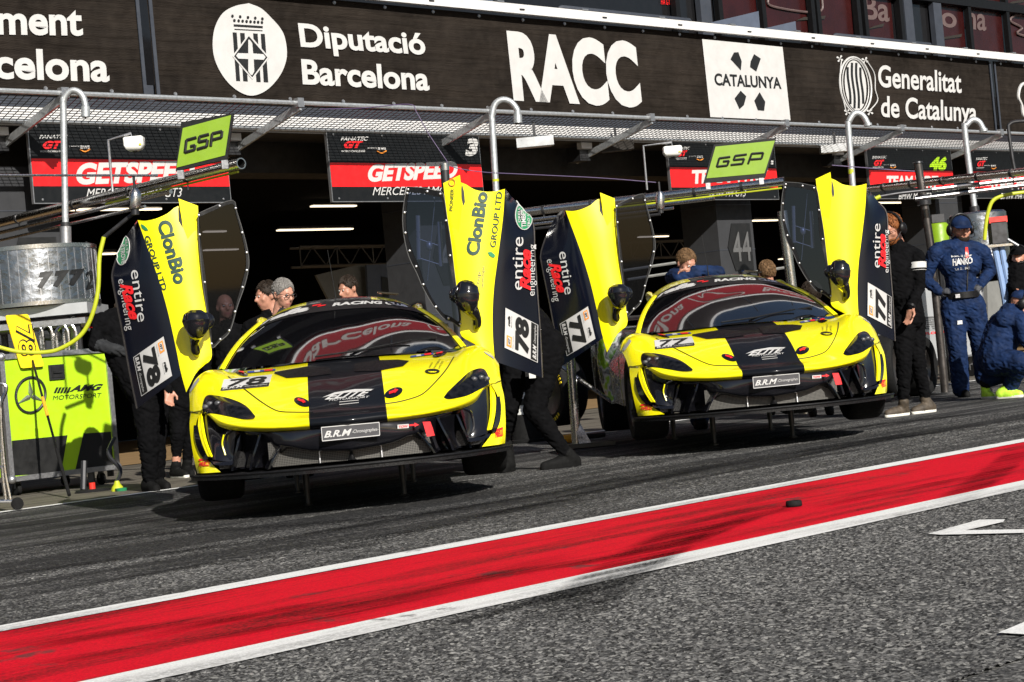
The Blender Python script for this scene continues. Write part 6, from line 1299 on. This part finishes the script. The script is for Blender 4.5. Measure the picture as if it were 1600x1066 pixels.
# -- man in black standing at the open door of the farther car
Y = 17.85; j = FJ(K6, Y); f = Fig('man in black with ginger beard, sunglasses and headset standing at the raised door')
f.head(j(101, 148), (-.62, -.58, -.28), (.1, 0, 1), 1.22, 'skin', 'hair_ginger', headset=True, glasses='sunglass', beard='hair_ginger')
m = 'fabric_black'
f.limb([j(132, 235), j(150, 300), j(158, 400), j(168, 490), j(180, 560)], [.09, .17, .165, .16, .165], m); f.limb([j(95, 275, .1), j(150, 262), j(212, 285, -.05)], [.10, .12, .10], m); f.cap(j(120, 330, -.08), .14, j(135, 450, -.06), .13, m)
sh, el, wr = j(222, 290, -.1), j(232, 420, -.12), j(192, 518, -.22); f.limb([sh, el, wr], [.085, .066, .045], m); f.hand(wr, j(184, 580, -.24) - wr, (-.6, -.5, 0), 1, 1.15, 'skin', .35)
f.limb([j(95, 285, .15), j(78, 400, .1), j(60, 450, -.05)], [.08, .065, .05], m)
f.limb([j(160, 580, -.04), j(160, 760, -.1), j(158, 940, -.04)], [.125, .085, .062], m); f.limb([j(205, 580, .12), j(222, 760, .08), j(258, 930, .14)], [.125, .085, .062], m)
g0 = lambda q, dy: np.array([*atY(K6(*q), Y + dy)[:2], 0.0])
f.shoe(j(158, 965, -.04), g0((62, 1018), -.12), g0((182, 1018), .02), 'shoe_brown', 'sole_white', 1.1); f.shoe(j(258, 955, .14), g0((188, 1000), .05), g0((308, 995), .17), 'shoe_brown', 'sole_white', 1.1)
f.build(.010, 3, origin=np.array([*j(170, 1000)[:2], 0]))
b = MB(); d_ = (el - sh); p0, p1 = sh + d_ * .12, sh + d_ * .42; b.tube([p0, p0 * .5 + p1 * .5, p1], [.0875, .085, .082], 'grey_badge', 16, False); p2, p3 = sh + d_ * .34, sh + d_ * .40; b.tube([p2, p3], [.0865, .086], 'fabric_black', 16, False); f.kid('arm_band', b)
b = MB(); d_ = wr - el; b.tube([el + d_ * .93, el + d_ * 1.02], .05, 'satin_black', 14); f.kid('wristwatch', b)
# -- man in blue overalls, hands on hips
Y = 20.9; j = FJ(K6, Y); f = Fig('man in blue overalls with cap and headset standing with hands on hips'); m = 'fabric_navy'
f.head(j(430, 150), (.12, -.96, -.16), (0, .1, 1), 1.3, 'skin', None, cap='fabric_navy', headset=True, beard='hair_dark')
f.limb([j(425, 212), j(420, 290), j(428, 380), j(430, 455), j(440, 510)], [.10, .185, .18, .165, .18], m); f.limb([j(325, 245, .02), j(425, 232), j(520, 248, .02)], [.095, .115, .095], m); f.cap(j(385, 320, -.05), .145, j(470, 320, -.05), .145, m); f.cap(j(395, 500, 0), .15, j(480, 500), .15, m)
for S_, E_, H_, sd in ((j(308, 260), j(258, 388, .08), j(325, 440, -.10), 1), (j(534, 262), j(566, 348, .10), j(526, 405, -.06), -1)):
    f.limb([S_, E_, H_], [.098, .08, .06], m); f.hand(H_, (j(380, 440, -.2) if sd > 0 else j(500, 450, -.16)) - H_, (0, 1, -.2), sd, .92, 'glove_dark', .6)
f.limb([j(392, 520), j(412, 690, -.05), j(428, 880, .02)], [.15, .115, .105], m); f.limb([j(490, 520), j(520, 680, .02), j(540, 850, .15)], [.15, .115, .105], m); f.cap(j(424, 840, .02), .11, j(430, 905, .02), .105, m)
g0 = lambda q, dy: np.array([*atY(K6(*q), Y + dy)[:2], 0.0])
f.shoe(j(430, 905, .02), g0((470, 950), -.16), g0((428, 940), .08), 'shoe_black', 'shoe_black', 1.15); f.shoe(j(540, 870, .15), g0((575, 915), .05), g0((540, 905), .25), 'shoe_black', 'shoe_black', 1.1)
f.build(.010, 3, origin=np.array([*j(440, 945)[:2], 0])); b = MB()
def ring(c_, rx, ry, h, m_, tilt=0): 
    P = [[c_ + np.array([rx * math.cos(a), ry * math.sin(a), z]) for a in np.linspace(0, 2 * math.pi, 25)] for z in (-h, h)]; b.grid(P, m_)
ring(j(432, 462), .205, .195, .035, 'satin_black'); b.box(j(415, 465, -.19), (.05, .02, .04), 'aluminium'); f.kid('belt', b)
cb = MB(); me = f.obj.data; bv_ = BVHTree.FromPolygons([v.co + Vector(f.origin) for v in me.vertices], [tuple(p.vertices) for p in me.polygons]); fn = onw(bv_)
decal_text(cb, K6, 'HANKO', (392, 322), (484, 312), (0, -32), 'white_vinyl', .012, .04, 0, fn); decal_text(cb, K6, 'ULT. SC', (402, 342), (470, 336), (0, -10), 'grey_badge', .012, .0, 0, fn); decal_text(cb, K6, 'Book it now', (385, 284), (480, 276), (0, -10), 'grey_badge', .012, .02, 0, fn); decal_quad(cb, K(K6, (452, 285), (466, 283), (462, 235), (450, 237)), 'red_plastic', .012, 2, 3, fn); decal_quad(cb, K(K6, (414, 600), (436, 598), (434, 580), (413, 582)), 'grey_badge', .012, 2, 2, fn)
decal_quad(cb, K(K6, (456, 440), (462, 440), (466, 290), (460, 290)), 'black_vinyl', .010, 1, 8, fn); f.kid('chest_print', cb)
# -- crouching man in blue at the right edge
Y = 19.6; j = FJ(K6, Y); f = Fig('man in blue overalls crouching at the right edge with his back turned')
f.head(j(722, 505), (.85, -.1, -.35), (.15, 0, 1), 1.22, 'skin', None, cap='fabric_navy', headset=True)
f.limb([j(600, 760), j(612, 690), j(640, 620), j(668, 565)], [.20, .20, .20, .15], m); f.limb([j(640, 575, -.12), j(690, 565, .05), j(730, 585, .1)], [.12, .12, .1], m); f.limb([j(715, 590, -.18), j(745, 680, -.25), j(790, 740, -.2)], [.10, .08, .06], m)
f.limb([j(600, 775, -.05), j(712, 780, -.28)], [.17, .12], m); f.limb([j(712, 780, -.28), j(690, 830, -.15), j(668, 890, -.05)], [.12, .10, .085], m); f.limb([j(560, 770, .15), j(640, 830, .1), j(560, 860, .2)], [.16, .12, .09], m); f.cap(j(560, 860, .2), .09, j(550, 875, .2), .07, 'shoe_black')
g0 = lambda q, dy: np.array([*atY(K6(*q), Y + dy)[:2], 0.0])
f.shoe(j(660, 895, -.05), g0((735, 955), -.15), g0((598, 930), .0), 'shoe_lime', 'sole_white', 1.2); f.shoe(j(545, 880, .2), g0((590, 920), .1), g0((530, 900), .3), 'shoe_lime', 'sole_white', 1.0)
f.build(.011, 3, origin=np.array([*j(640, 940)[:2], 0]))
cb = MB(); me = f.obj.data; bv_ = BVHTree.FromPolygons([v.co + Vector(f.origin) for v in me.vertices], [tuple(p.vertices) for p in me.polygons]); fn = onw(bv_); decal_text(cb, K6, 'NKOO', (560, 592), (614, 576), (2, -22), 'white_vinyl', .012, .04, .1, fn); f.kid('back_print', cb)
# -- seated crew member at the far right
Y = 24.5; j = FJ(K6, Y); f = Fig('crew member in black with dark cap sitting far behind the crouching man'); f.head(j(706, 282), (-.5, -.8, 0), k=1.2, skin='skin', cap='fabric_black', headset=True)
f.limb([j(706, 340), j(712, 420), j(715, 480)], [.15, .19, .18], 'fabric_black'); f.limb([j(675, 345), j(665, 410), j(690, 430, -.2)], [.09, .07, .05], 'fabric_black'); f.hand(j(690, 430, -.2), (.3, -.3, -.6), (-1, 0, 0), 1, 1.1); f.limb([j(715, 480), j(690, 520, -.4), j(692, 640, -.4)], [.15, .1, .07], 'fabric_black'); f.limb([j(740, 480), j(760, 520, -.4), j(760, 640, -.4)], [.15, .1, .07], 'fabric_black')
f.build(.014, 2)
# -- walking man behind the raised right door of the nearer car
kw = zo(2.131, 600, 250); Y = 14.35; j = FJ(kw, Y); f = Fig('striding crew member in black seen below the raised door between the cars')
f.head(j(400, 400, .6), (-.8, .2, -.5), k=1.1, skin='skin', hair='hair_dark'); f.limb([j(425, 490, .5), j(480, 560, .3), j(530, 640, .1)], [.15, .19, .17], 'fabric_black'); f.limb([j(430, 520, .4), j(430, 600, .3), j(430, 650, .25)], [.09, .07, .05], 'fabric_black')
f.hand(j(430, 650, .25), (-.1, -.1, -1), (-1, 0, 0), 1, 1.05)
f.limb([j(540, 655, .0), j(500, 830, -.05), j(600, 970, .0)], [.15, .095, .058], 'fabric_black'); f.limb([j(445, 670, .2), j(418, 820, .1), j(404, 925, .25)], [.115, .085, .058], 'fabric_black'); f.cap(j(480, 640, .1), .13, j(545, 620, .1), .15, 'fabric_black')
g0 = lambda q, dy: np.array([*atY(kw(*q), Y + dy)[:2], 0.0])
f.shoe(j(608, 975, 0), g0((516, 1030), -.1), g0((655, 1018), .05), 'shoe_black', 'shoe_black', 1.1); f.shoe(j(408, 935, .25), g0((380, 960), .1), g0((425, 955), .3), 'shoe_black', 'shoe_black', 1.0); f.build(.011, 3, origin=np.array([*j(560, 1010)[:2], 0]))
b = MB(); b.box(j(490, 690, -.2), (.10, .05, .14), 'satin_black'); b.box(j(494, 716, -.23), (.05, .01, .05), 'grey_badge'); f.kid('radio_pouch', b)
# -- two crew behind the raised left door of the nearer car
Y = 16.75; j = FJ(z7, Y); f = Fig('crew member in black bending behind the raised left door beside the lime case'); fb_ = 'fabric_black'
f.head(j(470, 320, .2), (.3, .6, -.6), k=1.1, skin='skin', hair='hair_dark'); f.limb([j(440, 360, .1), j(480, 470, .05), j(550, 600, 0)], [.17, .2, .19], fb_); f.limb([j(385, 350, 0), j(362, 430, -.1)], [.10, .075], fb_); f.limb([j(362, 430, -.1), j(420, 450, -.15), j(475, 460, -.15)], [.07, .055, .045], 'fabric_charcoal'); f.hand(j(475, 460, -.15), (1, 0, 0), (0, 1, 0), 1, 1.0)
f.limb([j(555, 610, -.02), j(562, 790, -.06), j(568, 930, 0)], [.155, .105, .075], fb_); f.limb([j(590, 620, .15), j(590, 790, .12), j(600, 920, .2)], [.14, .10, .07], fb_); f.limb([j(560, 480, -.1), j(610, 560, -.2), j(640, 605, -.3)], [.085, .065, .042], fb_); f.hand(j(638, 600, -.3), j(640, 650, -.32) - j(638, 600, -.3), (.4, -.8, 0), 1, 1.1, 'skin', .5)
g0 = lambda q, dy: np.array([*atY(z7(*q), Y + dy)[:2], 0.0])
f.shoe(j(566, 940, 0), g0((600, 980), -.18), g0((545, 975), .1), 'shoe_black', 'shoe_black', 1.1); f.shoe(j(600, 930, .2), g0((640, 955), .05), g0((590, 955), .3), 'shoe_black', 'shoe_black', 1.1); f.build(.011, 3, origin=np.array([*j(575, 970)[:2], 0]))
b = MB(); a_, c_ = j(374, 372, 0), j(370, 388, 0); b.tube([a_, c_], .092, 'sign_red', 14, False); b.tube([a_ * .6 + c_ * .4, c_], .0935, 'white_vinyl', 14, False); f.kid('sleeve_badge', b)
Y = 19.0; j = FJ(z7, Y); f = Fig('crew member with bare ankles and dark sneakers standing behind the raised left door'); f.head(j(700, 440, .1), (.2, .9, -.2), k=1.1, skin='skin', hair='hair_dark')
f.limb([j(690, 500), j(690, 580), j(690, 650)], [.15, .19, .17], fb_); f.limb([j(680, 660), j(675, 760, -.05), j(668, 845, 0)], [.13, .09, .06], [fb_, fb_]); f.cap(j(668, 850, 0), .05, j(668, 880, 0), .045, 'skin'); f.limb([j(712, 660, .1), j(715, 760, .1), j(712, 860, .15)], [.13, .09, .06], fb_); g0 = lambda q, dy: np.array([*atY(z7(*q), Y + dy)[:2], 0.0])
f.shoe(j(668, 885, 0), g0((712, 915), -.2), g0((650, 908), .1), 'shoe_black', 'sole_white', 1.1); f.shoe(j(712, 870, .15), g0((730, 905), .0), g0((695, 900), .25), 'shoe_black', 'shoe_black', 1.1); f.build(.012, 3, origin=np.array([*j(690, 905)[:2], 0]))
# -- people in the garage behind the cars
def bust(q, Y, face, label, hair, cloth, skin='skin', k=1.05, **kw):
    c_ = atY(q, Y); f = Fig(label); f.head(c_, face, k=k, skin=skin, hair=hair, **kw); n = c_ + np.array([0, .02, -.17]); hgt = c_[2]
    f.limb([n, n + np.array([0, 0, -.16]), n + np.array([0, 0, -.42]), n + np.array([0, 0, -.62])], [.075, .16, .165, .165], cloth); f.limb([n + np.array([-.19, 0, -.12]), n + np.array([0, 0, -.08]), n + np.array([.19, 0, -.12])], [.085, .1, .085], cloth)
    for sd in (-1, 1):
        S_ = n + np.array([sd * .21, 0, -.13]); E_ = S_ + np.array([sd * .05, .03, -.30]); H_ = E_ + np.array([-.02 * sd, -.1, -.25]); f.limb([S_, E_, H_], [.075, .058, .042], cloth); f.hand(H_, (0, -.2, -1), (-sd, 0, 0), sd, 1.0, skin)
        hp = n + np.array([sd * .09, 0, -.68]); kn = np.array([hp[0], hp[1] - .03, hp[2] * .52]); an = np.array([hp[0], hp[1] + .03, .1]); f.limb([hp, kn, an], [.13, .085, .06], 'fabric_black'); f.shoe(an, np.array([an[0], an[1] - .18, .012]), np.array([an[0], an[1] + .08, .012]), 'shoe_black', 'shoe_black')
    return f
bust((443, 460), 16.9, (.62, -.66, -.25), 'grey haired man with glasses behind the roof of the nearer car', 'hair_grey', 'fabric_charcoal', 'skin_pale', 1.12, glasses='dark_window_film').build(.013, 2)
bust((417, 463), 18.0, (-.8, -.5, -.1), 'curly dark haired man just left of the grey haired man', 'hair_dark', 'fabric_black', 'skin', 1.15, hairkind='curly').build(.013, 2)
bust((544, 452), 22.6, (-.6, -.6, -.2), 'dark haired man in the shade of the garage behind the nearer car', 'hair_dark', 'fabric_black', 'skin', 1.3).build(.014, 2)
bust((352, 480), 19.5, (.35, -.9, 0), 'smiling man seen through the window of the raised left door', None, 'fabric_black', 'skin', 1.15).build(.013, 2)
bust((1198, 428), 21.0, (-.2, .95, 0), 'person with brown hair seen from behind over the roof of the farther car', 'hair_brown', 'fabric_charcoal', 'skin', 1.2).build(.014, 2)
bust((1266, 462), 19.5, (-.5, .6, 0), 'crew member in blue seen through the right door window of the farther car', 'hair_dark', 'fabric_navy', 'skin', 1.2).build(.014, 2)
kz = zo(1600 / 280, 970, 300); Y = 18.9; j = FJ(kz, Y); f = Fig('man in blue resting folded arms on the roof of the farther car'); f.head(j(585, 640), (.45, -.8, -.45), k=1.16, skin='skin', hair='hair_brown')
f.limb([j(590, 715, .12), j(600, 800, .15), j(605, 960, .15)], [.09, .19, .18], m); f.limb([j(480, 760, .05), j(590, 735, .12), j(720, 745, .05)], [.10, .12, .10], m); f.limb([j(470, 765, .05), j(520, 765, -.18), j(690, 735, -.22)], [.095, .075, .05], m); f.limb([j(740, 740, .02), j(870, 720, -.12), j(690, 700, -.2), j(640, 695, -.22)], [.095, .075, .055, .045], m); f.hand(j(655, 700, -.22), (-1, 0, .1), (0, -.4, -1), 1, 1.05, 'skin', .3)
for sd in (-1, 1): hp = j(605 + sd * 30, 980, .15); f.limb([hp, np.array([hp[0], hp[1], .5]), np.array([hp[0], hp[1], .1])], [.15, .1, .07], m); f.shoe(np.array([hp[0], hp[1], .1]), np.array([hp[0], hp[1] - .18, .012]), np.array([hp[0], hp[1] + .08, .012]), 'shoe_black', 'shoe_black')
f.build(.012, 3)
